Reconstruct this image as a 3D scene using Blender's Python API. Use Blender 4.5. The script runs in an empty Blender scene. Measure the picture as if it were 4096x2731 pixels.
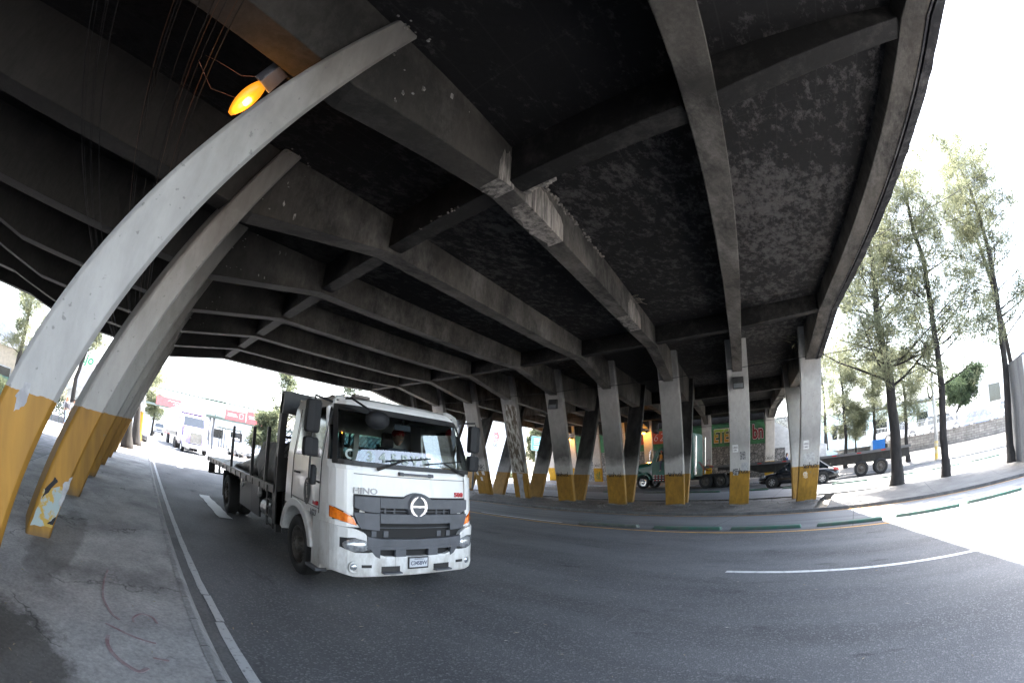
import bpy, bmesh, math, random
import numpy as np
from mathutils import Vector, Matrix, Euler
R = math.radians
random.seed(7); rng = np.random.default_rng(7)
scene = bpy.context.scene
C = scene.collection

# ---------------------------------------------------------------- camera, sky, sun, exposure
H0 = 1.62
cd = bpy.data.cameras.new('camera'); cam = bpy.data.objects.new('camera', cd); C.objects.link(cam)
yaw, pitch, roll = .765, .282, .048
fw = Vector((-math.sin(yaw)*math.cos(pitch), math.cos(yaw)*math.cos(pitch), math.sin(pitch)))
r0 = Vector((math.cos(yaw), math.sin(yaw), 0)); u0 = r0.cross(fw)
rr = math.cos(roll)*r0+math.sin(roll)*u0; uu = -math.sin(roll)*r0+math.cos(roll)*u0
cam.matrix_world = Matrix(((rr.x, uu.x, -fw.x, 0), (rr.y, uu.y, -fw.y, 0), (rr.z, uu.z, -fw.z, H0), (0, 0, 0, 1)))
cd.type = 'PANO'; cd.sensor_width = 36; cd.clip_start = .05; cd.clip_end = 3000
tgt = cd.cycles if hasattr(cd, 'cycles') and hasattr(cd.cycles, 'panorama_type') else cd
tgt.panorama_type = 'FISHEYE_EQUISOLID'; tgt.fisheye_lens = 1845.74/4096*36; tgt.fisheye_fov = 3.1
scene.camera = cam
SH = Vector((-.152, .375))                      # horizontal lean of the sun per unit of height
el = math.atan2(1, SH.length); az = math.atan2(SH.x, SH.y)
w = bpy.data.worlds.new('World'); scene.world = w; w.use_nodes = True
nt = w.node_tree; bg = nt.nodes['Background']; sky = nt.nodes.new('ShaderNodeTexSky')
sky.sky_type = 'NISHITA'; sky.sun_disc = False; sky.sun_elevation = el; sky.sun_rotation = az
sky.air_density = 1.3; sky.dust_density = 3.5
hs = nt.nodes.new('ShaderNodeHueSaturation'); hs.inputs['Saturation'].default_value = .72; nt.links.new(sky.outputs[0], hs.inputs['Color']); nt.links.new(hs.outputs[0], bg.inputs[0]); bg.inputs[1].default_value = .15
sl = bpy.data.lights.new('sun', 'SUN'); so = bpy.data.objects.new('sun', sl); C.objects.link(so)
sl.energy = 5.0; sl.angle = R(.55); sl.color = (1, .96, .9)
so.rotation_euler = Vector((SH.x, SH.y, 1)).to_track_quat('Z', 'Y').to_euler()
vs = scene.view_settings; vs.view_transform = 'Standard'; vs.look = 'None'; vs.gamma = 1; vs.use_curve_mapping = False
vs.exposure = 3.3
scene.cycles.max_bounces = 7; scene.cycles.diffuse_bounces = 5; scene.cycles.glossy_bounces = 3
scene.cycles.transparent_max_bounces = 12; scene.cycles.sample_clamp_indirect = 6
scene.cycles.use_light_tree = False

# ---------------------------------------------------------------- helpers
def tag(o, label=None, cat=None, group=None, kind=None):
    if label: o['label'] = label
    if cat: o['category'] = cat
    if group: o['group'] = group
    if kind: o['kind'] = kind
    return o
def thing(name, label, cat, loc=(0, 0, 0), rz=0, group=None):
    o = bpy.data.objects.new(name, None); C.objects.link(o); o.location = loc; o.rotation_euler = (0, 0, rz)
    o.empty_display_size = .2
    return tag(o, label, cat, group)
def link(name, me, mats, parent=None, smooth=False, bev=0, kind=None, loc=None, rot=None):
    o = bpy.data.objects.new(name, me); C.objects.link(o)
    for m in (mats if isinstance(mats, (list, tuple)) else [mats]): me.materials.append(m)
    if smooth: me.shade_smooth()
    if parent: o.parent = parent
    if loc is not None: o.location = loc
    if rot is not None: o.rotation_euler = rot
    if bev:
        b = o.modifiers.new('bevel', 'BEVEL'); b.width = bev; b.segments = 2; b.limit_method = 'ANGLE'; b.angle_limit = R(35)
    if kind: o['kind'] = kind
    return o
SPLITN = {'exposed_rebar', 'grille_bracket', 'leg', 'main_beam', 'marker_lamp', 'post', 'side_window', 'wiper', 'loose_wire', 'reflector', 'seat_part', 'picket', 'pier', 'wheel_nut'}
class MB:
    def __init__(s, off=(0, 0, 0)): s.v = []; s.f = []; s.m = []; s.cm = 0; s.off = Vector(off)
    def add(s, vs_, fs): 
        n = len(s.v); s.v += [tuple(Vector(p)-s.off) for p in vs_]; s.f += [tuple(i+n for i in f) for f in fs]; s.m += [s.cm]*len(fs)
        return s
    def box(s, a, b):
        x0, y0, z0 = a; x1, y1, z1 = b
        return s.add([(x0, y0, z0), (x1, y0, z0), (x1, y1, z0), (x0, y1, z0), (x0, y0, z1), (x1, y0, z1), (x1, y1, z1), (x0, y1, z1)],
              [(0, 3, 2, 1), (4, 5, 6, 7), (0, 1, 5, 4), (1, 2, 6, 5), (2, 3, 7, 6), (3, 0, 4, 7)])
    def hexa(s, bot, top):
        return s.add(list(bot)+list(top), [(0, 3, 2, 1), (4, 5, 6, 7), (0, 1, 5, 4), (1, 2, 6, 5), (2, 3, 7, 6), (3, 0, 4, 7)])
    def poly(s, pts, d):                                    # polygon pts (3D) extruded by vector d
        n = len(pts); d = Vector(d); t = [Vector(p)+d for p in pts]
        return s.add(list(pts)+t, [tuple(range(n))[::-1], tuple(range(n, 2*n))]+[(i, (i+1) % n, n+(i+1) % n, n+i) for i in range(n)])
    def prism(s, pts, ax, a, b):                            # 2D pts in the plane normal to ax
        f = {'x': lambda p, t: (t, p[0], p[1]), 'y': lambda p, t: (p[0], t, p[1]), 'z': lambda p, t: (p[0], p[1], t)}[ax]
        n = len(pts)
        return s.add([f(p, a) for p in pts]+[f(p, b) for p in pts], [tuple(range(n))[::-1], tuple(range(n, 2*n))]+[(i, (i+1) % n, n+(i+1) % n, n+i) for i in range(n)])
    def loft(s, rings, closed=True, caps=True):
        n = len(rings[0]); vs_ = [p for r in rings for p in r]; fs = []
        for k in range(len(rings)-1):
            for i in range(n if closed else n-1):
                j = (i+1) % n; fs.append((k*n+i, k*n+j, (k+1)*n+j, (k+1)*n+i))
        if caps and closed: fs += [tuple(range(n))[::-1], tuple(range((len(rings)-1)*n, len(rings)*n))]
        return s.add(vs_, fs)
    def tube(s, pts, r, n=6, caps=True):
        pts = [Vector(p) for p in pts]; rs = r if isinstance(r, (list, tuple)) else [r]*len(pts); rings = []
        up = Vector((0, 0, 1))
        for i, p in enumerate(pts):
            t = (pts[min(i+1, len(pts)-1)]-pts[max(i-1, 0)]).normalized()
            a = t.cross(up if abs(t.z) < .95 else Vector((1, 0, 0))).normalized(); b = t.cross(a)
            rings.append([p+rs[i]*(math.cos(2*math.pi*k/n)*a+math.sin(2*math.pi*k/n)*b) for k in range(n)])
        return s.loft(rings, True, caps)
    def cyl(s, c, r, a, b, ax='y', n=24):                  # cylinder about axis ax from a to b, centre c in the other two coords
        prof = [(r, a), (r, b)]; return s.lathe(c, prof, ax, n, True)
    def lathe(s, c, prof, ax='y', n=24, caps=False):
        rings = []
        for r, t in prof:
            ring = []
            for k in range(n):
                u, v_ = c[0]+r*math.cos(2*math.pi*k/n), c[1]+r*math.sin(2*math.pi*k/n)
                ring.append({'x': (t, u, v_), 'y': (u, t, v_), 'z': (u, v_, t)}[ax])
            rings.append(ring)
        return s.loft(rings, True, caps)
    def ell(s, c, r, n=12, m=8):
        rings = []
        for i in range(m+1):
            ph = math.pi*i/m-math.pi/2; q = max(math.cos(ph), .02)
            rings.append([(c[0]+r[0]*q*math.cos(2*math.pi*k/n), c[1]+r[1]*q*math.sin(2*math.pi*k/n), c[2]+r[2]*math.sin(ph)) for k in range(n)])
        return s.loft(rings)
    def sheet(s, xs, ys, zf):
        v_ = [(x, y, zf(x, y)) for y in ys for x in xs]; n = len(xs)
        return s.add(v_, [(j*n+i, j*n+i+1, (j+1)*n+i+1, (j+1)*n+i) for j in range(len(ys)-1) for i in range(n-1)])
    def build(s, name, mats, parent=None, smooth=False, bev=0, kind=None, fix=True, **k):
        if name in SPLITN and not k.get('whole'):
            pp = list(range(len(s.v)))
            def fd(a):
                while pp[a] != a: pp[a] = pp[pp[a]]; a = pp[a]
                return a
            for f in s.f:
                for a in f[1:]:
                    x, y = fd(f[0]), fd(a)
                    if x != y: pp[y] = x
            gr_ = {}
            for f in s.f: gr_.setdefault(fd(f[0]), []).append(f)
            if len(gr_) > 1:
                first = None
                for fs in gr_.values():
                    ids = sorted({i for f in fs for i in f}); mp = {i: j for j, i in enumerate(ids)}; q = MB(); q.v = [s.v[i] for i in ids]; q.f = [tuple(mp[i] for i in f) for f in fs]; q.m = [0]*len(fs)
                    o = q.build(name, mats, parent, smooth, bev, kind, fix); first = first or o
                return first
        me = bpy.data.meshes.new(name); me.from_pydata(s.v, [], s.f)
        if any(s.m): me.polygons.foreach_set('material_index', s.m)
        if fix:
            b = bmesh.new(); b.from_mesh(me); bmesh.ops.recalc_face_normals(b, faces=b.faces); b.to_mesh(me); b.free()
        me.update()
        return link(name, me, mats, parent, smooth, bev, kind, **k)
def nodes(name):
    m = bpy.data.materials.new(name); m.use_nodes = True; t = m.node_tree; return m, t, t.nodes['Principled BSDF']
def N(t, typ, **k):
    n = t.nodes.new(typ)
    for a, b in k.items():
        if a.startswith('i_'): n.inputs[a[2:].replace('_', ' ')].default_value = b
        else: setattr(n, a, b)
    return n
def noise(t, vec, scale, detail=5, rough=.6):
    n = N(t, 'ShaderNodeTexNoise'); n.inputs['Scale'].default_value = scale; n.inputs['Detail'].default_value = detail; n.inputs['Roughness'].default_value = rough
    if vec is not None: t.links.new(vec, n.inputs['Vector'])
    return n.outputs['Fac']
def ramp(t, fac, *st):
    n = N(t, 'ShaderNodeValToRGB'); e = n.color_ramp.elements
    while len(e) < len(st): e.new(.5)
    for x, (p, c) in zip(e, st):
        x.position = p; x.color = (c if isinstance(c, (tuple, list)) else (c, c, c))[:3]+(1,) if not isinstance(c, (float, int)) else (c, c, c, 1)
    t.links.new(fac, n.inputs[0]); return n.outputs[0]
def mix(t, fac, a, b, bt='MIX'):
    n = N(t, 'ShaderNodeMix', data_type='RGBA', blend_type=bt)
    if hasattr(fac, 'default_value') or not isinstance(fac, (float, int)): t.links.new(fac, n.inputs[0])
    else: n.inputs[0].default_value = fac
    for s_, i in ((a, 6), (b, 7)):
        if isinstance(s_, tuple): n.inputs[i].default_value = s_[:3]+(1,)
        else: t.links.new(s_, n.inputs[i])
    return n.outputs[2]
def mth(t, op, a, b=None, c=None):
    n = N(t, 'ShaderNodeMath', operation=op)
    for i, x in enumerate((a, b, c)):
        if x is None: continue
        if isinstance(x, (float, int)): n.inputs[i].default_value = x
        else: t.links.new(x, n.inputs[i])
    return n.outputs[0]
def mapping(t, vec, sc=(1, 1, 1), rot=(0, 0, 0)):
    n = N(t, 'ShaderNodeMapping'); n.inputs['Scale'].default_value = sc; n.inputs['Rotation'].default_value = rot; t.links.new(vec, n.inputs[0]); return n.outputs[0]
def wpos(t): return N(t, 'ShaderNodeNewGeometry').outputs['Position']
def opos(t): return N(t, 'ShaderNodeTexCoord').outputs['Object']
def bump(t, p, h, st=.3, dist=.02):
    n = N(t, 'ShaderNodeBump'); n.inputs['Strength'].default_value = st; n.inputs['Distance'].default_value = dist
    t.links.new(h, n.inputs['Height']); t.links.new(n.outputs[0], p.inputs['Normal'])
def M(name, col, rough=.6, metal=0, col2=None, scale=4, lo=.4, hi=.65, bmp=0, bscale=40, coat=0, spec=.5, emis=None, es=0, stretch=(1, 1, 1)):
    m, t, p = nodes(name); p.inputs['Roughness'].default_value = rough; p.inputs['Metallic'].default_value = metal
    p.inputs['Specular IOR Level'].default_value = spec; p.inputs['Coat Weight'].default_value = coat; p.inputs['Coat Roughness'].default_value = .05
    if col2 is None: col2 = tuple(c*.8 for c in col)
    v = mapping(t, opos(t), stretch)
    f = ramp(t, noise(t, v, scale), (lo, 0.), (hi, 1.)); t.links.new(mix(t, f, col, col2), p.inputs['Base Color'])
    if bmp: bump(t, p, noise(t, v, bscale), bmp)
    if emis: p.inputs['Emission Color'].default_value = emis+(1,); p.inputs['Emission Strength'].default_value = es
    return m
FONT = None
def txt(name, s, size, mat, parent=None, loc=(0, 0, 0), rot=(0, 0, 0), ext=.003, off=0, shear=0, sp=1, ax='CENTER', sx=1):
    c = bpy.data.curves.new('t', 'FONT'); c.body = s; c.size = size; c.extrude = ext; c.offset = off; c.shear = shear; c.space_character = sp
    c.align_x = ax; c.align_y = 'CENTER'; c.resolution_u = 3
    o = bpy.data.objects.new('t', c); C.objects.link(o); bpy.context.view_layer.update()
    me = bpy.data.meshes.new_from_object(o.evaluated_get(bpy.context.evaluated_depsgraph_get())); bpy.data.objects.remove(o)
    me.materials.clear(); me.name = name
    if sx != 1: me.transform(Matrix.Diagonal((sx, 1, 1, 1)))
    return link(name, me, mat, parent, loc=loc, rot=rot)
LET = {'n': [[(0, 0), (0, 1)], [(0, .7), (.3, 1), (.55, .8), (.6, 0)]], 'a': [[(.6, .9), (.2, 1), (0, .5), (.2, 0), (.55, .3), (.6, .95), (.62, 0)]],
 'h': [[(0, 0), (.05, 1.7)], [(0, .6), (.3, .95), (.55, .7), (.55, 0)]], 'u': [[(0, 1), (.05, .2), (.3, 0), (.55, .3), (.6, 1), (.62, 0)]],
 'l': [[(.1, 1.7), (0, .1), (.5, .1)]], '-': [[(0, .5), (.4, .52)]], '.': [[(0, 0), (.08, .08)]], 'R': [[(0, 0), (.1, 1.6), (.6, 1.5), (.5, .9), (.1, .8), (.7, 0)]],
 'N': [[(0, 0), (.1, 1.5), (.6, 0), (.7, 1.6)]], 'K': [[(0, 0), (.1, 1.6)], [(.7, 1.5), (.1, .7), (.8, 0)]], 'M': [[(-.1, .9), (.1, 1.3), (.1, 0), (.3, .6), (.5, 0), (.55, 1.2)]],
 'E': [[(.6, 1.3), (.1, 1.2), (0, .7), (.4, .7), (0, .6), (.1, 0), (.6, .1)]], 'm': [[(0, 0), (.05, 1), (.25, .3), (.45, 1), (.6, 0)]], 'b': [[(0, 1.5), (.05, 0), (.5, .1), (.5, .6), (.1, .7)]],
 's': [[(.6, 1.1), (.1, 1), (.2, .6), (.55, .4), (.4, 0), (0, .1)]], 'v': [[(0, 1), (.3, 0), (.6, 1)]], 'y': [[(0, 1), (.3, .3)], [(.6, 1.1), (.1, -.6)]], 'T': [[(0, 1.4), (.8, 1.5)], [(.4, 1.45), (.35, 0)]],
 'o': [[(.3, 1), (0, .5), (.3, 0), (.6, .5), (.3, 1)]], 'w': [[(0, 1), (.15, 0), (.3, .7), (.45, 0), (.65, 1)]], '*': [[(0, .8), (.7, .6), (.1, .2)], [(.35, 1.2), (.3, -.6)], [(.05, -.1), (.3, -.6), (.6, 0)]]}
def ribbon(mb, pts, wd, fr, off=.004):                      # fr(u, v, n) -> 3D
    for a, b in zip(pts, pts[1:]):
        dx, dy = b[0]-a[0], b[1]-a[1]; L = math.hypot(dx, dy) or 1; nx, ny = -dy/L*wd/2, dx/L*wd/2; ex, ey = dx/L*wd*.3, dy/L*wd*.3
        mb.k = getattr(mb, 'k', 0)+1; off_ = off+.00035*(mb.k % 4)
        q = [(a[0]+nx-ex, a[1]+ny-ey), (a[0]-nx-ex, a[1]-ny-ey), (b[0]-nx+ex, b[1]-ny+ey), (b[0]+nx+ex, b[1]+ny+ey)]
        mb.hexa([fr(u, v, .001) for u, v in q], [fr(u, v, off_) for u, v in q])
def scrawl(name, word, h, fr, mat, parent, wd=.018, loose=.05):
    mb = MB(); x = 0; rnd = random.Random(len(word)*7+int(h*1000))
    for ch in word:
        if ch == ' ': x += .5*h; continue
        for st in LET[ch]:
            ribbon(mb, [(x+(p[0]+rnd.uniform(-loose, loose))*h, (p[1]+rnd.uniform(-loose, loose))*h) for p in st], wd, fr)
        x += (max(p[0] for st in LET[ch] for p in st)+.22)*h
    return mb.build(name, mat, parent)
# ---------------------------------------------------------------- materials of the setting
def m_asphalt(name='asphalt', base=.112, wet=False):
    m, t, p = nodes(name); v = wpos(t)
    big = ramp(t, noise(t, mapping(t, v, (.12, .5, .5)), 1.0, 4), (.35, 0.), (.7, 1.))
    col = mix(t, big, (base*.72, base*.73, base*.77), (base*1.4, base*1.42, base*1.48))
    vo = N(t, 'ShaderNodeTexVoronoi'); vo.inputs['Scale'].default_value = 62; t.links.new(v, vo.inputs['Vector'])
    wn = N(t, 'ShaderNodeTexWhiteNoise'); t.links.new(vo.outputs['Color'], wn.inputs['Vector'])
    grit = ramp(t, wn.outputs['Value'], (.74, 0.), (.97, 1.))
    col = mix(t, mth(t, 'MULTIPLY', grit, .55), col, (.26, .26, .26))
    worn = ramp(t, noise(t, mapping(t, v, (.16, 1.5, 1)), 1.0, 7, .72), (.50, 0.), (.68, 1.))
    g2 = ramp(t, noise(t, v, 38, 3, .7), (.5, 0.), (.62, 1.))
    col = mix(t, mth(t, 'MULTIPLY', mth(t, 'MULTIPLY', worn, g2), .8), col, (.16, .155, .145))
    oil = ramp(t, noise(t, mapping(t, v, (.5, 1.3, 1)), 1.6, 4, .6), (.62, 0.), (.72, .55)); col = mix(t, oil, col, (.022, .022, .024))
    ed_ = N(t, 'ShaderNodeSeparateXYZ'); t.links.new(v, ed_.inputs[0]); dust = ramp(t, mth(t, 'ADD', ed_.outputs[1], mth(t, 'MULTIPLY', noise(t, v, 2.2, 6, .7), .9)), (.95/1., 1.), (1., .0)) if False else None
    t.links.new(col, p.inputs['Base Color'])
    t.links.new(ramp(t, noise(t, v, 1.1, 3), (.3, .7), (.7, .9)), p.inputs['Roughness']); p.inputs['Specular IOR Level'].default_value = .22
    bump(t, p, vo.outputs['Distance'], .28, .01); return m
def m_cement(name, c1, c2, crack=True, scale=.9, stain=(.06, .06, .062), streak=(1, 1, 1), joint=None, blots=()):
    m, t, p = nodes(name); v = wpos(t)
    f = ramp(t, noise(t, mapping(t, v, streak), scale, 8, .7), (.38, 0.), (.66, 1.))
    col = mix(t, f, c1, c2)
    f2 = ramp(t, noise(t, mapping(t, v, streak), scale*.45, 5, .6), (.54, 0.), (.68, 1.)); col = mix(t, mth(t, 'MULTIPLY', f2, .6), col, stain)
    for bx_, by_, rx_, ry_, am in blots:
        sb = N(t, 'ShaderNodeSeparateXYZ'); t.links.new(v, sb.inputs[0])
        dd = mth(t, 'ADD', mth(t, 'POWER', mth(t, 'ABSOLUTE', mth(t, 'DIVIDE', mth(t, 'SUBTRACT', sb.outputs[0], bx_), rx_)), 2.), mth(t, 'POWER', mth(t, 'ABSOLUTE', mth(t, 'DIVIDE', mth(t, 'SUBTRACT', sb.outputs[1], by_), ry_)), 2.))
        dd = mth(t, 'ADD', dd, mth(t, 'MULTIPLY', mth(t, 'SUBTRACT', noise(t, v, 3.5, 8, .75), .5), 1.5))
        col = mix(t, mth(t, 'MULTIPLY', ramp(t, dd, (.7, 1.), (1.3, 0.)), am), col, (.085, .08, .076))
    fine = ramp(t, noise(t, v, 30, 4, .7), (.35, .72), (.7, 1.12)); col = mix(t, 1., col, fine, 'MULTIPLY')
    spk = ramp(t, noise(t, v, 95, 2, .5), (.7, 0.), (.76, 1.)); col = mix(t, mth(t, 'MULTIPLY', spk, .6), col, (.5, .5, .48))
    h = noise(t, v, 25, 6, .7)
    if crack:
        vo = N(t, 'ShaderNodeTexVoronoi', feature='DISTANCE_TO_EDGE'); vo.inputs['Scale'].default_value = .42
        wv = N(t, 'ShaderNodeVectorMath', operation='ADD'); no = N(t, 'ShaderNodeTexNoise'); no.inputs['Scale'].default_value = 3; no.inputs['Detail'].default_value = 6
        t.links.new(v, no.inputs['Vector']); sc = N(t, 'ShaderNodeVectorMath', operation='SCALE'); sc.inputs['Scale'].default_value = .55
        t.links.new(no.outputs['Color'], sc.inputs[0]); t.links.new(v, wv.inputs[0]); t.links.new(sc.outputs[0], wv.inputs[1]); t.links.new(wv.outputs[0], vo.inputs['Vector'])
        cr = ramp(t, vo.outputs['Distance'], (.0, 1.), (.006, 0.)); ms = ramp(t, noise(t, v, .7), (.48, 0.), (.55, 1.))
        col = mix(t, mth(t, 'MULTIPLY', mth(t, 'MULTIPLY', cr, ms), .8), col, (.03, .03, .03))
    if joint:
        sx = N(t, 'ShaderNodeSeparateXYZ'); t.links.new(v, sx.inputs[0])
        for o_, d, wd in joint:
            fr = mth(t, 'FRACT', mth(t, 'MULTIPLY', sx.outputs[o_], 1/d)); j = mth(t, 'LESS_THAN', fr, wd/d)
            col = mix(t, mth(t, 'MULTIPLY', j, .75), col, (.03, .03, .03))
    t.links.new(col, p.inputs['Base Color']); p.inputs['Roughness'].default_value = .8
    bump(t, p, h, .35, .015); return m
def m_soot_shade(name, dark, light, lo, hi, lines=None, sc=1.6, streak=(1, 1, 1), brown=None, left_shade=True):
    m, t, p = nodes(name); v = wpos(t)
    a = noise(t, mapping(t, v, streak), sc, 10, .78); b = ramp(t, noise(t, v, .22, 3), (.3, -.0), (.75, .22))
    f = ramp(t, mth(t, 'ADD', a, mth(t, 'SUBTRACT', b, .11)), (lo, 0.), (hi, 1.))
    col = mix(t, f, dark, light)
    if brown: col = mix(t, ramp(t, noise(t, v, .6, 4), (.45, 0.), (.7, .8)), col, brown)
    if left_shade:
        sp_ = N(t, 'ShaderNodeSeparateXYZ'); t.links.new(v, sp_.inputs[0]); dp = mth(t, 'ADD', mth(t, 'ADD', sp_.outputs[1], mth(t, 'MULTIPLY', sp_.outputs[0], .22)), mth(t, 'MULTIPLY', noise(t, v, .35, 6, .7), 8.)); col = mix(t, mth(t, 'MULTIPLY', ramp(t, mth(t, 'MULTIPLY', dp, .1), (.25, 1.), (.8, 0.)), .9), col, tuple(c*.7 for c in dark))  # shade painted over the soot, deepening toward the left end of the deck
    fine = ramp(t, noise(t, mapping(t, v, (1, 1, .35)), 14, 6, .75), (.3, .7), (.75, 1.25)); col = mix(t, 1., col, fine, 'MULTIPLY')
    if lines:                                               # shutter-board marks
        sx = N(t, 'ShaderNodeSeparateXYZ'); t.links.new(v, sx.inputs[0])
        u = mth(t, 'ADD', sx.outputs[0], mth(t, 'MULTIPLY', sx.outputs[1], .2714))
        for val, d in ((u, lines[0]), (sx.outputs[1], lines[1])):
            fr = mth(t, 'FRACT', mth(t, 'MULTIPLY', val, 1/d)); j = mth(t, 'LESS_THAN', fr, .02/d)
            col = mix(t, mth(t, 'MULTIPLY', j, .10), col, light)
    t.links.new(col, p.inputs['Base Color']); p.inputs['Roughness'].default_value = .85; p.inputs['Specular IOR Level'].default_value = .25
    bump(t, p, mth(t, 'ADD', f, noise(t, v, 9, 6, .7)), .4, .012); return m
def m_column(name, white, yellow, soot, kind):
    m, t, p = nodes(name); v = wpos(t); sx = N(t, 'ShaderNodeSeparateXYZ'); t.links.new(v, sx.inputs[0]); z = sx.outputs[2]
    zz = mth(t, 'ADD', z, mth(t, 'MULTIPLY', noise(t, v, 1.7, 5), .02))
    zz = mth(t, 'ADD', zz, mth(t, 'MULTIPLY', mth(t, 'SUBTRACT', noise(t, v, 13, 3), .5), .035)); isY = mth(t, 'LESS_THAN', zz, {'near': 1.61, 'mid': 1.57, 'back': 1.57, 'light': 1.57, 'far': 2.2}[kind])
    st = noise(t, mapping(t, v, (1, 1, .16)), 3.2, 7, .65); cl = noise(t, v, 1.3, 5, .6)
    if kind == 'near':
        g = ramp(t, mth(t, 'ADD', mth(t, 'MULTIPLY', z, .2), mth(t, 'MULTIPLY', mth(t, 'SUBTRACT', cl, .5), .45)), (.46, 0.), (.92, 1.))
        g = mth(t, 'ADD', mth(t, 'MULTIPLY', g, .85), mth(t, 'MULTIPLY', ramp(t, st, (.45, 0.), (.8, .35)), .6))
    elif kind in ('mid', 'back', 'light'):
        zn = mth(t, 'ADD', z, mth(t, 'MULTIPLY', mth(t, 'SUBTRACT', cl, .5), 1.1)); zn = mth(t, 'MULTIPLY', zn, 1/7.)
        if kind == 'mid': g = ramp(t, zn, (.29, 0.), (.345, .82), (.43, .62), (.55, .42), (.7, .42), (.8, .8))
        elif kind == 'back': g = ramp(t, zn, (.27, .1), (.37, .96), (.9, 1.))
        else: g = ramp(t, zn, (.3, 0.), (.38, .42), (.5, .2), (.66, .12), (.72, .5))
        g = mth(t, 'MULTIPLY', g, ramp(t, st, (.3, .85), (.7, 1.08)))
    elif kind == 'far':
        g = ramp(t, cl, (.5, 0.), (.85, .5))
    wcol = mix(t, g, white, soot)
    pits = ramp(t, noise(t, v, 19, 2, .5), (.68, 0.), (.72, 1.)); wcol = mix(t, mth(t, 'MULTIPLY', pits, .5), wcol, (.08, .08, .08))
    wcol = mix(t, 1., wcol, ramp(t, noise(t, mapping(t, v, (1, 1, .3)), 7, 7, .7), (.3, .82), (.7, 1.06)), 'MULTIPLY')
    yc = mix(t, ramp(t, st, (.35, 0.), (.75, .75)), yellow, tuple(c*.55 for c in yellow))
    chip = ramp(t, noise(t, mapping(t, v, (1, 1, .6)), 4.5, 8, .75), (.64, 0.), (.68, .8)); yc = mix(t, chip, yc, (.2, .17, .12)); yc = mix(t, 1., yc, ramp(t, noise(t, mapping(t, v, (1, 1, .12)), 9, 5, .6), (.3, .7), (.7, 1.08)), 'MULTIPLY')
    col = mix(t, isY, wcol, yc)
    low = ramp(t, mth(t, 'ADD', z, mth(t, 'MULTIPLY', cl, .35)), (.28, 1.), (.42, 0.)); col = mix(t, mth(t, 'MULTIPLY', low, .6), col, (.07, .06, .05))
    t.links.new(col, p.inputs['Base Color']); p.inputs['Roughness'].default_value = .62
    bump(t, p, noise(t, mapping(t, v, (1, 1, .5)), 11, 8, .7), .28, .012); return m
ASPH = m_asphalt(); ASPH2 = m_asphalt('asphalt_far', .055)
CEM = m_cement('sidewalk_cement', (.31, .308, .31), (.54, .538, .535), True, 1.5, (.11, .11, .113), (.8, 1.0, 1), blots=[(-2.35, -1.45, .98, .98, .85), (-5.4, -1.05, 1.7, .34, .5)])
CEMK = m_cement('kerb_concrete', (.27, .27, .275), (.4, .4, .405), False, 3, (.12, .12, .12), joint=[(0, .52, .012)])
LANE = m_cement('lane_concrete', (.11, .115, .125), (.19, .195, .205), False, .6, (.06, .06, .065), (.12, 2.5, 1), joint=[(0, 4.2, .03)])
PAVE = m_cement('paver', (.2, .2, .21), (.3, .3, .31), False, 2, joint=[(0, .42, .02), (1, .42, .02)])
PAVE2 = m_cement('walk_slabs', (.085, .08, .076), (.15, .145, .135), True, 1.2, (.05, .044, .035), joint=[(0, 3.2, .03)])
DIRT = m_cement('dirt', (.055, .052, .05), (.13, .12, .11), False, 1.6, (.045, .042, .04))
EARTH = m_cement('earth', (.13, .11, .085), (.24, .21, .17), False, .4, (.08, .1, .05))
WHITE = M('line_white', (.62, .63, .62), .7, col2=(.3, .3, .3), scale=9, lo=.5, hi=.75)
WORN = M('line_worn', (.5, .51, .515), .75, col2=(.2, .2, .205), scale=16, lo=.55, hi=.7)
YEL = M('line_yellow', (.72, .38, .08), .7, col2=(.5, .27, .08), scale=6)
SOFF = m_soot_shade('soffit_soot_shade', (.0085, .008, .0082), (.066, .062, .06), .49, .60, (.62, 2.4), 4.2, (1.3, .75, 1))
GIRD = m_soot_shade('girder_concrete', (.021, .0195, .0175), (.165, .153, .136), .40, .70, None, 1.3, (1, .4, .3), (.07, .062, .052))
GIRB = m_soot_shade('diaphragm_concrete', (.008, .0075, .007), (.055, .051, .046), .45, .75, None, 1.4)
FASC = m_soot_shade('fascia_concrete', (.022, .022, .026), (.13, .128, .125), .4, .75, None, 2, (1, 1, .3), None, False)
SPALL = m_soot_shade('spalled_concrete', (.05, .046, .042), (.29, .265, .235), .36, .56, None, 4.5, (2.2, 2.2, .22), None, False)
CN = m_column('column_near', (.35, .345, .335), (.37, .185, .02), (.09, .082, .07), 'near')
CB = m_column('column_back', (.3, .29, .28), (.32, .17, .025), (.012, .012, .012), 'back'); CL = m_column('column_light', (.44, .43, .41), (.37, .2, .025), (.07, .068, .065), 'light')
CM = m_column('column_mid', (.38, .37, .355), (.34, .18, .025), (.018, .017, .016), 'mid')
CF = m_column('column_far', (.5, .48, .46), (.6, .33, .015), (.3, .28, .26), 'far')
BLACK = M('black_paint', (.012, .012, .014), .5); RED = M('red_spray', (.27, .17, .18), .85, col2=(.36, .31, .32), scale=7)
BLKM = M('black_metal', (.018, .019, .021), .45, spec=.4, col2=(.035, .034, .033)); RUBBER = M('rubber', (.016, .016, .017), .8, bmp=.2)
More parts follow.
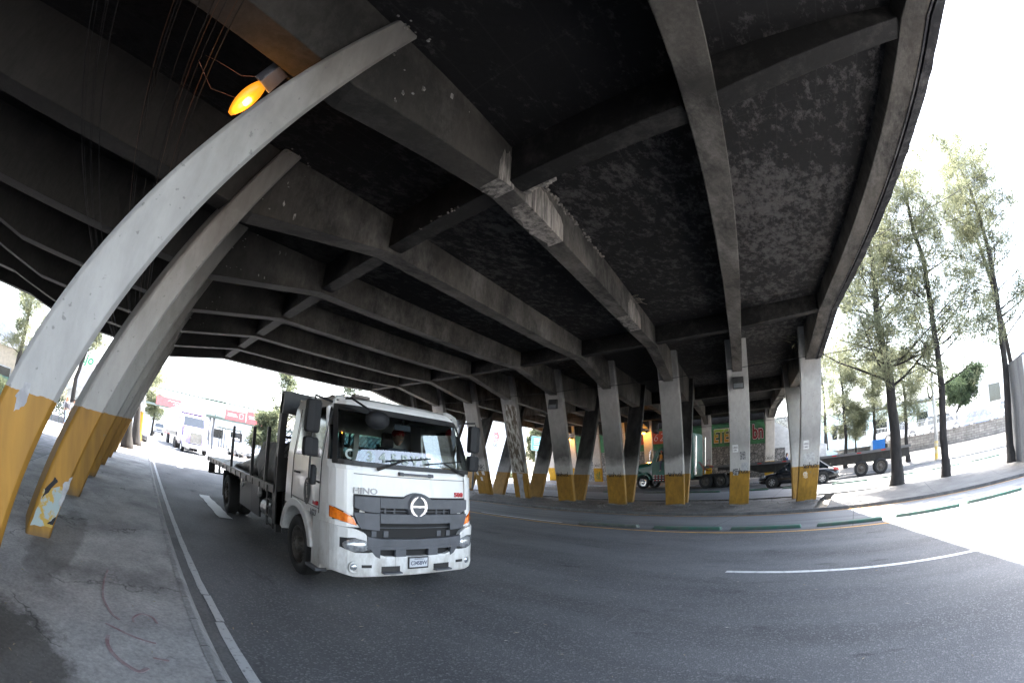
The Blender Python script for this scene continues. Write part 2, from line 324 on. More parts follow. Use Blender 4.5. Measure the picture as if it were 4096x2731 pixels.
# ---------------------------------------------------------------- ground, roads, kerbs
def S(name, mb, mat, **k): return mb.build(name, mat, kind='structure', fix=False, **k)
def rect(x0, x1, y0, y1, z, n=1, m=1): return MB().sheet([x0+(x1-x0)*i/n for i in range(n+1)], [y0+(y1-y0)*i/m for i in range(m+1)], lambda x, y: z)
XA, XB = -320, 160
S('ground', rect(-900, 900, -700, 900, -.12), EARTH)
S('road', rect(XA, XB, .54, 11.82, 0), ASPH)
S('bus_lane', rect(XA, XB, 11.82, 16.0, .004), LANE)
def gz(x, y):
    if y < 22.5: 
        b = .13+.06*math.exp(-((y-19.8)/1.6)**2)
        if x > -1: b += .16*min(1, (x+1)/3)*math.exp(-((y-19.8)/1.8)**2)
        return b
    if y < 25.7: return .15+.27*(y-22.5)/3.2
    if y < 34.4: return .42+.06*(y-25.7)/8.7
    return .5
xs = [-320, -120, -60]+[-40+i*.5 for i in range(120)]+[24, 40, 80, 160]
ys = [16.14+i*.285 for i in range(23)]
def md(x, y):
    e = min(1, (y-16.2)/.5, (22.38-y)/.5); r = math.sin(x*3.1+y*2)*.018+math.sin(x*7.3-y*5.1)*.012+math.sin(x*1.3)*.015
    return gz(x, y)+max(0, e)*(r if x < -1.2 else r*.15)-.02
S('median_strip', MB().sheet([x for x in xs if x < -1.0], ys, md), DIRT)
S('median_pavement', MB().sheet([x for x in xs if x >= -1.0], ys, lambda x, y: md(x, y)), PAVE2)
S('median_kerb', MB().box((XA, 16.0, -.1), (XB, 16.14, .115)).box((XA, 22.40, -.1), (XB, 22.52, .18)), m_cement('old_kerb', (.08, .08, .082), (.15, .15, .15), False, 3))
S('kerb_line', rect(XA, XB, 15.80, 15.88, .012), YEL); S('kerb_line', rect(XA, XB, 22.6, 22.7, .168), YEL)
S('far_bus_lane', MB().sheet([XA, XB], [22.5, 25.7], lambda x, y: gz(x, y)), LANE)
S('far_road', MB().sheet([XA, XB], [25.7, 34.42], lambda x, y: gz(x, y)), ASPH2)
S('far_kerb', MB().box((XA, 34.4, .2), (XB, 34.62, .6)), CEMK)
def vz(x, y):                                               # far verge, rising to the retaining wall on the right
    k = min(1, max(0, (y-34.6)/5.4)); r = min(1, max(0, (x+9)/3.5)); lo = .58+.2*k; hi = .62+.95*k**.8
    return lo*(1-r)+hi*r
S('far_sidewalk', MB().sheet([XA, -100, -60]+[-40+i for i in range(70)]+[60, XB], [34.6, 35.4, 36.4, 37.6, 38.8, 40.0, 44.6, 46, 120], lambda x, y: vz(x, min(y, 40))), PAVE2)
# near pavement with battered kerb
S('sidewalk', MB().sheet([XA, -60, -30, 0, 30, XB], [-2.9, .4], lambda x, y: .124), CEM)
S('kerb', MB().prism([(.4, -.1), (.4, .128), (.452, .13), (.468, .12), (.54, .0), (.54, -.1)], 'x', XA, XB), CEMK)
S('plaza', rect(XA, XB, -90, -2.9, .12), PAVE)
S('gutter', rect(XA, XB, .54, .65, .004), m_cement('gutter', (.13, .13, .133), (.19, .19, .193), False, 2))
def strip(name, x0, x1, y, wd, mat, z=.006, jag=.006, rnd=random.Random(3)):
    n = max(1, int((x1-x0)/.25)); mb = MB(); xs_ = [x0+(x1-x0)*i/n for i in range(n+1)]
    mb.add([(x, y-wd/2+rnd.uniform(-jag, jag), z) for x in xs_]+[(x, y+wd/2+rnd.uniform(-jag, jag), z) for x in xs_], [(i, i+1, n+2+i, n+1+i) for i in range(n)])
    return S(name, mb, mat)
strip('edge_line', -34, -4.62, .70, .085, WORN, jag=.005); strip('edge_line', -4.6, -3.9, .72, .075, WORN, jag=.008); strip('edge_line', -3.88, 4, .70, .085, WORN, jag=.005)
strip('yellow_line', -60, 40, 11.60, .11, YEL, jag=.003)
for x in (-2.0, -12.5, -23, -33.5, -44, 8.5): strip('lane_line', x, x+4.25, 7.05, .13, WHITE)
strip('lane_dash', -12.8, -9.5, 1.95, .3, M('dash_white', (.85, .85, .85), .7, col2=(.3, .3, .3), scale=9, lo=.66, hi=.78), jag=.02, z=.012); strip('lane_dash', -24, -20.8, 2.0, .3, WORN)
for x in (-18, -8, 2): strip('far_lane_line', x, x+3.5, 30.0, .13, WHITE, .458)
strip('tyre_mark', -12.6, -8.9, 11.95, .14, WORN, .010)
# dark patch of old cement and spray marks on the pavement
def blob(pts, z, n=6, j=.03):
    rnd = random.Random(5); o = []
    for a, b in zip(pts, pts[1:]+pts[:1]):
        for k in range(n): o.append((a[0]+(b[0]-a[0])*k/n+rnd.uniform(-j, j), a[1]+(b[1]-a[1])*k/n+rnd.uniform(-j, j), z))
    return o
def smooth(st, n=6):
    o = []; P_ = [st[0]]+list(st)+[st[-1]]
    for i in range(1, len(P_)-2):
        p0, p1, p2, p3 = P_[i-1:i+3]
        for k in range(n):
            u = k/n; o.append(tuple(.5*(2*p1[j]+(p2[j]-p0[j])*u+(2*p0[j]-5*p1[j]+4*p2[j]-p3[j])*u*u+(3*p1[j]-p0[j]-3*p2[j]+p3[j])*u**3) for j in (0, 1)))
    return o+[st[-1]]
sp = MB(); fl = lambda u, v, n: (u, v, .1265+n*.9)
for st, wd in (([(-3.1, -.31), (-2.98, -.315), (-2.86, -.285), (-2.76, -.23), (-2.68, -.16), (-2.64, -.1), (-2.69, -.04)], .03), ([(-4.6, -.36), (-4.35, -.38), (-4.11, -.385), (-3.85, -.375), (-3.65, -.33), (-3.5, -.28), (-3.42, -.22)], .02),
               ([(-3.3, -.33), (-3.24, -.24), (-3.14, -.1), (-3.08, .05)], .02), ([(-3.42, -.1), (-3.5, -.1), (-3.6, -.03), (-3.57, .06), (-3.45, .1)], .018), ([(-2.85, .02), (-2.83, .12)], .02)):
    ribbon(sp, smooth(st), wd, fl)
tag(sp.build('spray_marks', RED), kind='structure')

# ---------------------------------------------------------------- overpass
X0, YM, TP = -2.537, 19.214, -.2714
def bx(k, off, y): return X0+3*k+.465+off*1.036+(y-YM)*TP          # a point of the bridge by beam number, offset and y
def interp(tab):
    return lambda y: float(np.interp(y, [a for a, b in tab], [b for a, b in tab]))
DK = interp([(-20, 5.78), (1, 5.79), (2, 5.86), (13.7, 6.42), (17, 6.47), (26, 6.75), (41, 6.9), (45, 6.92)])
SF = interp([(-20, 5.2), (-6.4, 5.05), (-4.4, 4.66), (.87, 4.64), (3.6, 5.27), (11, 5.6), (13.5, 5.8), (17, 5.33), (22.6, 5.33), (26.3, 5.95), (36, 6.1), (39, 5.78), (45, 5.78)])
ov = thing('overpass', 'long concrete road overpass with sooty girders on slanted columns above the traffic', 'bridge')
SFE = interp([(-20, 5.35), (-4.4, 5.1), (.87, 5.0), (3.6, 5.69), (7, 5.79), (12.5, 5.92), (13.5, 5.93), (17, 5.36), (22.6, 5.36), (26.3, 6.0), (36, 6.15), (39, 5.8), (45, 5.8)])
YS = [-20, -12, -6.4, -4.4, .87, 2, 3.6, 7, 11, 13.5, 15, 17, 20, 22.6, 26.3, 31, 36, 39, 42, 44.5]
mb = MB(); rings = []
for y in YS:
    z = DK(y); e0, e1 = -.62, .44
    rings.append([(bx(-8, e0, y), y, z+.02), (bx(0, e1, y), y, z+.02), (bx(0, e1, y), y, z+.32), (bx(-8, e0, y), y, z+.32)])
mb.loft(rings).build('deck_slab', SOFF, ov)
for nm, k, e, s in (('parapet', 0, .44, 1), ('parapet', -8, -.62, -1)):
    rings = []
    for y in YS:
        z = DK(y); a, b = (e, e+.16*s)
        rings.append([(bx(k, a-.12*s, y), y, z+.33), (bx(k, a+.003*s, y), y, z+.0), (bx(k, b, y), y, z-.04), (bx(k, b, y), y, z+.9), (bx(k, a-.12*s, y), y, z+.9)])
    MB().loft(rings).build(nm, FASC, ov)
rnd = random.Random(12); YF = [YS[0]]+[y for y in np.arange(-12, 44.5, .22)]+[44.5]
rings = [[(bx(0, .25, y), y, SFE(y)-.03), (bx(0, .44, y), y, SFE(y)+.0+rnd.uniform(-.02, .02)), (bx(0, .46, y), y, SFE(y)+.03), (bx(0, .46, y), y, DK(y)+.05), (bx(0, .25, y), y, DK(y)+.03)] for y in YF]
MB().loft(rings).build('edge_beam', m_soot_shade('edge_beam_concrete', (.006, .006, .008), (.06, .058, .058), .5, .68, None, 3, (1, 1, .4), None, False), ov)
rings = [[(bx(0, .19, y), y, SFE(y)-.015), (bx(0, .225, y), y, SFE(y)-.015), (bx(0, .225, y), y, SFE(y)+.05), (bx(0, .19, y), y, SFE(y)+.05)] for y in YS]
MB().loft(rings).build('drip_ledge', FASC, ov)
hb = .195
for k in range(-8, 1):
    sf = SFE if k == 0 else SF; rings = [[(bx(k, -hb, y), y, sf(y)), (bx(k, hb, y), y, sf(y)), (bx(k, hb, y), y, DK(y)+.05), (bx(k, -hb, y), y, DK(y)+.05)] for y in YS]
    gmb = MB().loft(rings)
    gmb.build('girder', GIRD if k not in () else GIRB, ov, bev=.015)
for y, dz in ((3.75, .12), (13.5, .02), (26.6, .02), (35.6, .02)):
    for k in range(-8, 0):
        a, b = bx(k, hb-.01, y), bx(k+1, -hb+.01, y); zb = SF(y)+.07
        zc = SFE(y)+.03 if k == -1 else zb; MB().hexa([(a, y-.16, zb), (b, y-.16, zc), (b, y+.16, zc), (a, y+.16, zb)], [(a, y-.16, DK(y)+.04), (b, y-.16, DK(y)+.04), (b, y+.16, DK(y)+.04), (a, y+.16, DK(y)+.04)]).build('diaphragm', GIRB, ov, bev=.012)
cols = {}
GA = .25; FD = Vector((math.cos(GA), math.sin(GA))); BD = Vector((-.2619, .9651)); CW = .858
def column(row, k, y0, lean, t0, t1, z0, mat, dx=0):
    """leaning column squared to the beam; y0 = base y of its -x leading corner, t0..t1 its thickness along the beam"""
    base = Vector((X0+.047+3*k+dx+(y0-19.116)*TP, y0)); rings = []
    zt = DK(y0+lean*6)+.05; c = .03
    def P(u, t, z):
        q = base+FD*u+BD*(t+lean*(z-z0)); return (q.x, q.y, z)
    for z in (z0-.4, z0, 1.58, 2.6, 3.6, 4.6, zt):
        rings.append([P(u, t, z) for u, t in ((c, t0), (CW-c, t0), (CW, t0+c), (CW, t1-c), (CW-c, t1), (c, t1), (0, t1-c), (0, t0+c))])
    o = MB().loft(rings).build('column', mat, ov, bev=.006)
    cols[(row, k)] = o
    nrm = Vector((FD.y, -FD.x))
    def fr(u, v, n): q = Vector(P(u, t0, v)[:2])+nrm*n; return (q.x, q.y, v)
    def fx(u, v, n): q = Vector(P(CW, t1-u, v)[:2])+FD*n; return (q.x, q.y, v)
    fr.side = fx
    return o, fr
F = {}
for k in range(-8, 1):
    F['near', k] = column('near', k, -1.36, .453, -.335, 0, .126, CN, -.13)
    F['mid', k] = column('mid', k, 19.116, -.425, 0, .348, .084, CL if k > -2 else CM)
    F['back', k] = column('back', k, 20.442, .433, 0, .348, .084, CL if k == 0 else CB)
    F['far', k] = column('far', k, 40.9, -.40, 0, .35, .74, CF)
# writing and stickers on the median columns
PK = {-1: '-Mahual-', -2: '-Mahual-', -3: '.Mahual-', -4: 'Mahual', 0: '-Mahual-'}
for k, wd_ in PK.items():
    o, fr = F['mid', k]; scrawl('graffiti', wd_, .125, lambda u, v, n, fr=fr: fr(.1+u*1.12, 1.47+v, n), BLACK, o, .022)
o, fr = F['mid', -6]; scrawl('graffiti', 'RNK', .16, lambda u, v, n, fr=fr: fr(.1+u*1.5, 1.68+v, n), BLACK, o, .02, .08)
mb = MB(); ribbon(mb, [(.12, 1.62), (.62, 1.6), (.3, 1.58), (.45, 1.4), (.6, 1.55)], .02, fr); mb.build('graffiti', BLACK, o)
o, fr = F['far', 0]; scrawl('graffiti', 'Embus', .24, lambda u, v, n, fr=fr: fr(.04+u*.8, 2.3+v+u*.1, n), BLACK, o, .03, .08); scrawl('graffiti', '*', .5, lambda u, v, n, fr=fr: fr(.2+u, 1.6+v, n), BLACK, o, .03)
o, fr = F['far', -6]; scrawl('graffiti', 'Embus', .24, lambda u, v, n, fr=fr: fr(.04+u*.8, 2.3+v+u*.1, n), BLACK, o, .03, .08)
DGR = M('green_spray', (.12, .16, .05), .7)
mb = MB(); rnd = random.Random(4)
for i in range(5): ribbon(mb, [(.12+.6*rnd.random(), .9+rnd.random()*1.1) for j in range(7)], .022, fr)
mb.build('graffiti', DGR, o)
o, fr = F['far', -2]; PUR = M('purple_spray', (.2, .02, .06), .7)
scrawl('graffiti', 'Tvy', .24, lambda u, v, n, fr=fr: fr(.15+u, 2.5+v, n), PUR, o, .03); scrawl('graffiti', 'oswn', .2, lambda u, v, n, fr=fr: fr(.15+u, 1.75+v+u*.35, n), BLACK, o, .03, .1); scrawl('graffiti', 'moy', .2, lambda u, v, n, fr=fr: fr(.2+u, 2.1+v, n), PUR, o, .03)
PEEL = M('bare_patch', (.34, .35, .38), .8, col2=(.22, .22, .24), scale=5); WST = M('paper_white', (.66, .66, .65), .8, col2=(.5, .5, .5)); GST = M('paper_grey', (.3, .3, .3), .8, col2=(.08, .08, .08), scale=22, lo=.48, hi=.52)
def scar(fr, pts, mat, o, n=.002, nm='paint_scar', j=.015):
    q = blob([(a, b) for a, b in pts], 0, 5, j); a = [fr(u, v, .0005) for u, v, _ in q]; b = [fr(u, v, n) for u, v, _ in q]; m_ = len(q)
    MB().add(a+b, [tuple(range(m_)), tuple(range(m_, 2*m_))]+[(i, (i+1) % m_, m_+(i+1) % m_, m_+i) for i in range(m_)]).build(nm, mat, o)
o, fr = F['mid', -5]; scar(fr, [(.3, .12), (.62, .12), (.6, .9), (.66, 1.5), (.3, 1.55), (.34, .8)], PEEL, o)
STK = M('wet_streak', (.4, .4, .37), .5, col2=(.07, .055, .035), scale=5, lo=.42, hi=.56, stretch=(1.6, 1, .12), bmp=.6, bscale=8)
scar(fr, [(.12, 1.6), (.8, 1.6), (.78, 3), (.85, 4.9), (.6, 5.1), (.2, 5.1), (.1, 3.4)], STK, o, .003, j=.03)
# left columns: the broad sides that look to +x
def frx(k): return F['near', k][1].side
GREYP = M('chipped_grey', (.26, .26, .27), .8, col2=(.42, .42, .43), scale=9); BLUP = M('pale_blue_paint', (.3, .36, .36), .7, col2=(.42, .27, .05), scale=7, lo=.47, hi=.53); BLKP = M('black_chip', (.014, .014, .018), .8, col2=(.16, .16, .17), scale=8, lo=.62, hi=.7)
o = cols['near', -2]; fr = frx(-2); scar(fr, [(.17, 1.53), (.21, 1.50), (.245, 1.57), (.23, 1.64), (.19, 1.645)], GREYP, o, j=.006)
o = cols['near', -3]; fr = frx(-3)
scar(fr, [(.02, .24), (.3, .24), (.3, .66), (.02, .74)], BLUP, o, .002); scar(fr, [(.16, .76), (.28, .54), (.285, .66), (.22, .80)], BLKP, o, .004, j=.008); scar(fr, [(.02, .38), (.1, .29), (.02, .28)], BLKP, o, .004, j=.006); scar(fr, [(.005, .84), (.08, .76), (.05, .55), (.006, .5)], GREYP, o, .0045)
# spalled stretches and exposed bars on girders
def gside(k, u, v, n=.0, side=1):                           # u = y, v = fraction of web depth
    return (bx(k, side*(hb+n), u), u, SF(u)*(1-v)+DK(u)*v)
def spall(k, y0, y1, nm='spalled_face'):
    mb = MB(); n = 12; rnd = random.Random(int(y0*10)+k)
    ys_ = [y0+(y1-y0)*i/n for i in range(n+1)]
    a = [gside(k, y, .0, .004) for y in ys_]; b = [gside(k, y, (.25+.7*math.sin(math.pi*(i+.7)/(n+1.4))**.5)*(.75+.25*rnd.random()), .006) for i, y in enumerate(ys_)]; c = [(bx(k, -.16+rnd.uniform(-.04, .1), y), y, SF(y)-.004) for y in ys_]
    N_ = n+1; mb.add(c+a+b, [(i, i+1, N_+i+1, N_+i) for i in range(n)]+[(N_+i, N_+i+1, 2*N_+i+1, 2*N_+i) for i in range(n)]).build(nm, SPALL, ov, fix=False)
spall(-2, 4.05, 5.4); spall(-2, 9.7, 11.1); spall(-2, 3.3, 3.7)
bars = MB()
for i in range(9):
    y = 10.0+i*.07; x, _, z = gside(-2, y, .95, .02); bars.tube([(x, y, z-.05), (x+.1+random.uniform(0, .1), y+random.uniform(-.1, .1), z-.06), (x+.2+random.uniform(-.05, .15), y+random.uniform(-.15, .15), z-.1+random.uniform(-.05, .04))], .006, 4)
for i in range(4): bars.tube([(bx(-2, hb+.05, 3.86+i*.03), 3.86+i*.03, 5.42+i*.05), (bx(-2, hb+.42, 3.9+i*.03), 3.92+i*.03, 5.44+i*.05)], .012, 5)
bars.build('exposed_rebar', M('rebar', (.3, .27, .23), .8), ov)
EDGE = M('broken_concrete', (.25, .23, .2), .95, col2=(.09, .08, .07), scale=9, bmp=1, bscale=20)
def rubbleline(pts, r, n, nm, par, mat, seed=1):
    rnd = random.Random(seed); mb = MB()
    for i in range(n):
        t_ = rnd.random()*(len(pts)-1); a = int(t_); f_ = t_-a; p_ = Vector(pts[a]).lerp(Vector(pts[a+1]), f_)+Vector((rnd.uniform(-1, 1), rnd.uniform(-1, 1), rnd.uniform(-1, 1)))*r
        s_ = r*rnd.uniform(.3, .9); mb.hexa(*[[tuple(p_+Vector((dx*s_*rnd.uniform(.6, 1), dy*s_*rnd.uniform(.6, 1), dz*s_))) for dx, dy in ((-1, -1), (1, -1), (1, 1), (-1, 1))] for dz in (-.6, .6)])
    return mb.build(nm, mat, par)
rubbleline([gside(-2, y, .97, .01) for y in (3.85, 4.5, 5.2, 6.2, 7.5)], .035, 120, 'broken_edge', ov, EDGE)['kind'] = 'stuff'
rubbleline([(bx(-2, hb+.05, 3.9), 3.9, 5.42), (bx(-2, hb+.5, 3.9), 3.95, 5.45)], .06, 70, 'broken_edge', ov, EDGE, 4)['kind'] = 'stuff'
rubbleline([(bx(-3, hb+.9+i*.3, 3.6), 3.59, 5.36) for i in range(5)], .018, 26, 'broken_edge', ov, SPALL, 6)['kind'] = 'stuff'
DRIP = M('lime_drip', (.2, .19, .175), .8, col2=(.06, .057, .052), scale=16, lo=.45, hi=.55)
mb = MB(); rnd = random.Random(2)
for k in (-2, -3, -4, -1):
    for i in range(5):
        y = rnd.uniform(.9, 2.6); z = rnd.uniform(.1, .85); L_ = rnd.uniform(.01, .05); x, _, zz = gside(k, y, z, .003)
        q_ = [(x, y+L_*math.cos(a)*rnd.uniform(.4, 1), zz+L_*math.sin(a)*rnd.uniform(.5, 1.7)) for a in [j*math.pi/4 for j in range(8)]]
        mb.add(q_, [tuple(range(8))])
mb.build('lime_stain', DRIP, ov, fix=False, kind='stuff')
mb = MB()                                                    # rough mortar at the heads of the left columns
for k in range(-6, -1):
    for i in range(14):
        y = rnd.uniform(1.1, 1.6) if i > 6 else rnd.uniform(.9, 1.4); s_ = rnd.uniform(.006, .016); x = bx(k, .43, y)+rnd.uniform(-.15, .02); z = 5.77+rnd.uniform(-.02, .0) if rnd.random() < .5 else SF(y)+(5.75-SF(y))*rnd.random()
        if z < 5.7: x = bx(k, hb, y)+rnd.uniform(0, .012)
        mb.ell((x, y, z), (s_*1.3, s_*1.6, s_*.8), 6, 4)
mb.build('mortar_lump', DRIP, ov, kind='stuff')
# ---------------------------------------------------------------- far abutment with murals
GREEN = M('mural_green', (.045, .17, .07), .8, col2=(.03, .1, .05), scale=2)
STONE = None
def m_stone(name, a, b, sc, gap=(.05, .05, .05), rand=1.):
    m, t, p = nodes(name); v = wpos(t); vo = N(t, 'ShaderNodeTexVoronoi', feature='DISTANCE_TO_EDGE'); vo.inputs['Scale'].default_value = sc; vo.inputs['Randomness'].default_value = rand; t.links.new(v, vo.inputs['Vector'])
    vc = N(t, 'ShaderNodeTexVoronoi'); vc.inputs['Scale'].default_value = sc; vc.inputs['Randomness'].default_value = rand; t.links.new(v, vc.inputs['Vector'])
    sh = N(t, 'ShaderNodeSeparateColor'); t.links.new(vc.outputs['Color'], sh.inputs[0])
    col = mix(t, sh.outputs[0], a, b); e = ramp(t, vo.outputs['Distance'], (.03, 1.), (.09, 0.)); col = mix(t, e, col, gap)
    col = mix(t, 1., col, ramp(t, noise(t, v, 9, 6), (.3, .7), (.7, 1.15)), 'MULTIPLY')
    t.links.new(col, p.inputs['Base Color']); p.inputs['Roughness'].default_value = .9; bump(t, p, ramp(t, vo.outputs['Distance'], (0., 0.), (.2, 1.)), .8, .05); return m
STONE = m_stone('rubble_stone', (.14, .135, .13), (.26, .25, .24), 3.2, (.07, .07, .07))
STONEW = m_stone('cobble_pale', (.3, .29, .27), (.5, .48, .44), 3.6, (.2, .19, .18))
ab = thing('abutment', 'rubble stone end wall under the far deck with a green painted mural band', 'wall', (-20, 45, .7))
A_ = lambda x, y, z: (x+20, y-45, z-.7)
mb = MB(); mb.box(A_(-34, 45, .2), A_(-8.6, 45.6, 4.1)); mb.build('wall', STONE, ab)
MB().box(A_(-34, 44.94, 4.05), A_(-8.6, 45.6, 6.35)).build('mural_band', GREEN, ab)
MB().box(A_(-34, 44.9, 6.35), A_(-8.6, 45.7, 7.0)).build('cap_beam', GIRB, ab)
def m_fade(name, c1, c2, z0, z1):
    m, t, p = nodes(name); v = wpos(t); sx = N(t, 'ShaderNodeSeparateXYZ'); t.links.new(v, sx.inputs[0])
    f = mth(t, 'ADD', mth(t, 'DIVIDE', mth(t, 'SUBTRACT', sx.outputs[2], z0), z1-z0), mth(t, 'MULTIPLY', mth(t, 'SUBTRACT', noise(t, v, 2), .5), .5))
    t.links.new(mix(t, ramp(t, f, (.3, 0.), (.7, 1.)), c1, c2), p.inputs['Base Color']); p.inputs['Roughness'].default_value = .8; return m
YG = m_fade('letter_fill', (.42, .22, .03), (.2, .3, .04), 4.6, 5.8); MAR = M('letter_maroon', (.2, .03, .035), .8); ORR = M('letter_orange', (.42, .07, .03), .8); WHL = M('outline_white', (.65, .65, .62), .7); BLL = M('letter_black', (.012, .013, .014), .8)
def mural(s, x, z, size, fill, sp=.9, sx=1):
    for nm, off, m_, d in (('lettering', .16, BLL, .010), ('lettering', .10, WHL, .02), ('lettering', .055, fill, .03)):
        txt(nm, s, size, m_, ab, A_(x, 44.93-d, z), (R(90), 0, 0), .004, off, sp=sp, sx=sx)
mural('ETER', -13.55, 5.05, 1.8, YG, 1.0, .56); mural('bn', -9.9, 5.15, 1.9, MAR, 1.0, .62)
MB().box(A_(-24.5, 44.9, 4.75), A_(-18.9, 44.94, 6.1)).build('mural_panel', ORR, ab)
txt('lettering', 'S6Z', 1.2, WHL, ab, A_(-21.2, 44.88, 5.4), (R(90), 0, 0), .004, -.03, shear=.2, sp=1.2); txt('lettering', 'G', 1.2, WHL, ab, A_(-24, 44.88, 5.3), (R(90), 0, 0), .004, -.03)
wg = thing('wing_wall', 'bright sloping concrete wing wall beside the abutment', 'wall', (-7, 44, .8))
W_ = lambda x, y, z: (x+7, y-44, z-.8)
PLAS = M('pale_plaster', (.55, .55, .54), .8, col2=(.45, .45, .44)); 
MB().poly([W_(-8.6, 44.4, .7), W_(-2.8, 44.4, .9), W_(-2.8, 44.4, 3.3), W_(-6.2, 44.4, 4.9), W_(-8.6, 44.4, 6.2)], (0, .5, 0)).build('slope_face', PLAS, wg)
MB().box(W_(-8.6, 44.1, .5), W_(-7.0, 44.38, 3.4)).build('stone_toe', STONE, wg)
nea = thing('shade_wall', 'shaded concrete end wall closing the deck behind the nearest columns', 'wall', (-11, -13.5, .1))  # added out of view to cut sky light and dim the left girders
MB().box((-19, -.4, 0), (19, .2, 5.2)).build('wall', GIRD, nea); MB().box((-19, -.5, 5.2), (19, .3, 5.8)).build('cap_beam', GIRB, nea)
tag(MB().box((-8.5, 47, .5), (-4.4, 47.6, 6.6)).build('upper_stone_wall', STONEW), 'pale cobbled retaining wall above the wing wall', 'wall')
#@@PART2
# ---------------------------------------------------------------- people
SKIN = M('skin', (.42, .24, .16), .55); HAIR = M('hair_dark', (.02, .016, .014), .6)
def skinmesh(nodes_, edges, sub=2):
    me = bpy.data.meshes.new('s'); me.from_pydata([n[0] for n in nodes_], edges, []); o = bpy.data.objects.new('s', me); C.objects.link(o)
    sk = o.modifiers.new('skin', 'SKIN'); ss = o.modifiers.new('sub', 'SUBSURF'); ss.levels = sub; ss.render_levels = sub
    for i, n in enumerate(nodes_):
        r = n[1] if isinstance(n[1], tuple) else (n[1], n[1]); me.skin_vertices[0].data[i].radius = r
    me.skin_vertices[0].data[0].use_root = True
    bpy.context.view_layer.update()
    out = bpy.data.meshes.new_from_object(o.evaluated_get(bpy.context.evaluated_depsgraph_get())); bpy.data.objects.remove(o)
    out.shade_smooth(); return out
def head_mb(mb, c, s=1., yaw_=0, pitch_=0):
    """head with brow, nose, chin and ears, facing +x before yaw"""
    rm = Matrix.Rotation(yaw_, 3, 'Z') @ Matrix.Rotation(pitch_, 3, 'Y'); rings = []; n = 20; m = 16
    for i in range(m+1):
        ph = math.pi*i/m-math.pi/2; z = math.sin(ph)*.125; q = max(math.cos(ph), .02); ring = []
        for k in range(n):
            a = 2*math.pi*k/n; x = .1*q*math.cos(a); y = .078*q*math.sin(a)
            if z < -.03: x *= 1+.5*(z+.03); y *= 1+2.6*(z+.03)
            fr_ = max(0, math.cos(a))**8
            if abs(math.sin(a)) < .35 and math.cos(a) > 0:
                x += .022*max(0, 1-abs(z+.012)/.03)*fr_ - .008*max(0, 1-abs(z-.03)/.018)*(1-fr_)
                x += .006*max(0, 1-abs(z+.062)/.012)*fr_
            if abs(abs(math.sin(a))-.45) < .2 and math.cos(a) > 0: x -= .008*max(0, 1-abs(z-.018)/.02)
            ring.append((x, y, z))
        rings.append(ring)
    vs_ = [[tuple(rm @ (Vector(p)*s)+Vector(c)) for p in r] for r in rings]; mb.loft(vs_)
    for sg in (-1, 1):
        e = rm @ (Vector((-.005, sg*.08, -.005))*s)+Vector(c); mb.ell(tuple(e), (.018*s, .01*s, .032*s), 8, 6)
    return rm
def fuse(me, vx):
    o = bpy.data.objects.new('f', me); C.objects.link(o); m_ = o.modifiers.new('r', 'REMESH'); m_.mode = 'VOXEL'; m_.voxel_size = vx; m_.use_smooth_shade = True; bpy.context.view_layer.update()
    out = bpy.data.meshes.new_from_object(o.evaluated_get(bpy.context.evaluated_depsgraph_get())); bpy.data.objects.remove(o)
    n = len(out.vertices); co = np.empty(n*3, 'f'); out.vertices.foreach_get('co', co); fi = np.empty(len(out.loops), 'i'); out.loops.foreach_get('vertex_index', fi)
    ls = [tuple(p.vertices) for p in out.polygons]; ev = np.empty(len(out.edges)*2, 'i'); out.edges.foreach_get('vertices', ev); ev = ev.reshape(-1, 2); lab = np.arange(n)
    while True:                                              # keep the one outer surface, drop bubbles inside it
        m_ = np.minimum(lab[ev[:, 0]], lab[ev[:, 1]]); new = lab.copy(); np.minimum.at(new, ev[:, 0], m_); np.minimum.at(new, ev[:, 1], m_); new = new[new]
        if (new == lab).all(): break
        lab = new
    big = np.bincount(lab).argmax(); keep = lab == big; idx = np.cumsum(keep)-1; ls = [tuple(int(idx[i]) for i in f) for f in ls if keep[f[0]]]; co = co.reshape(-1, 3)[keep].ravel()
    me.clear_geometry(); me.from_pydata(co.reshape(-1, 3).tolist(), [], ls); me.shade_smooth(); me.update(); bpy.data.meshes.remove(out)
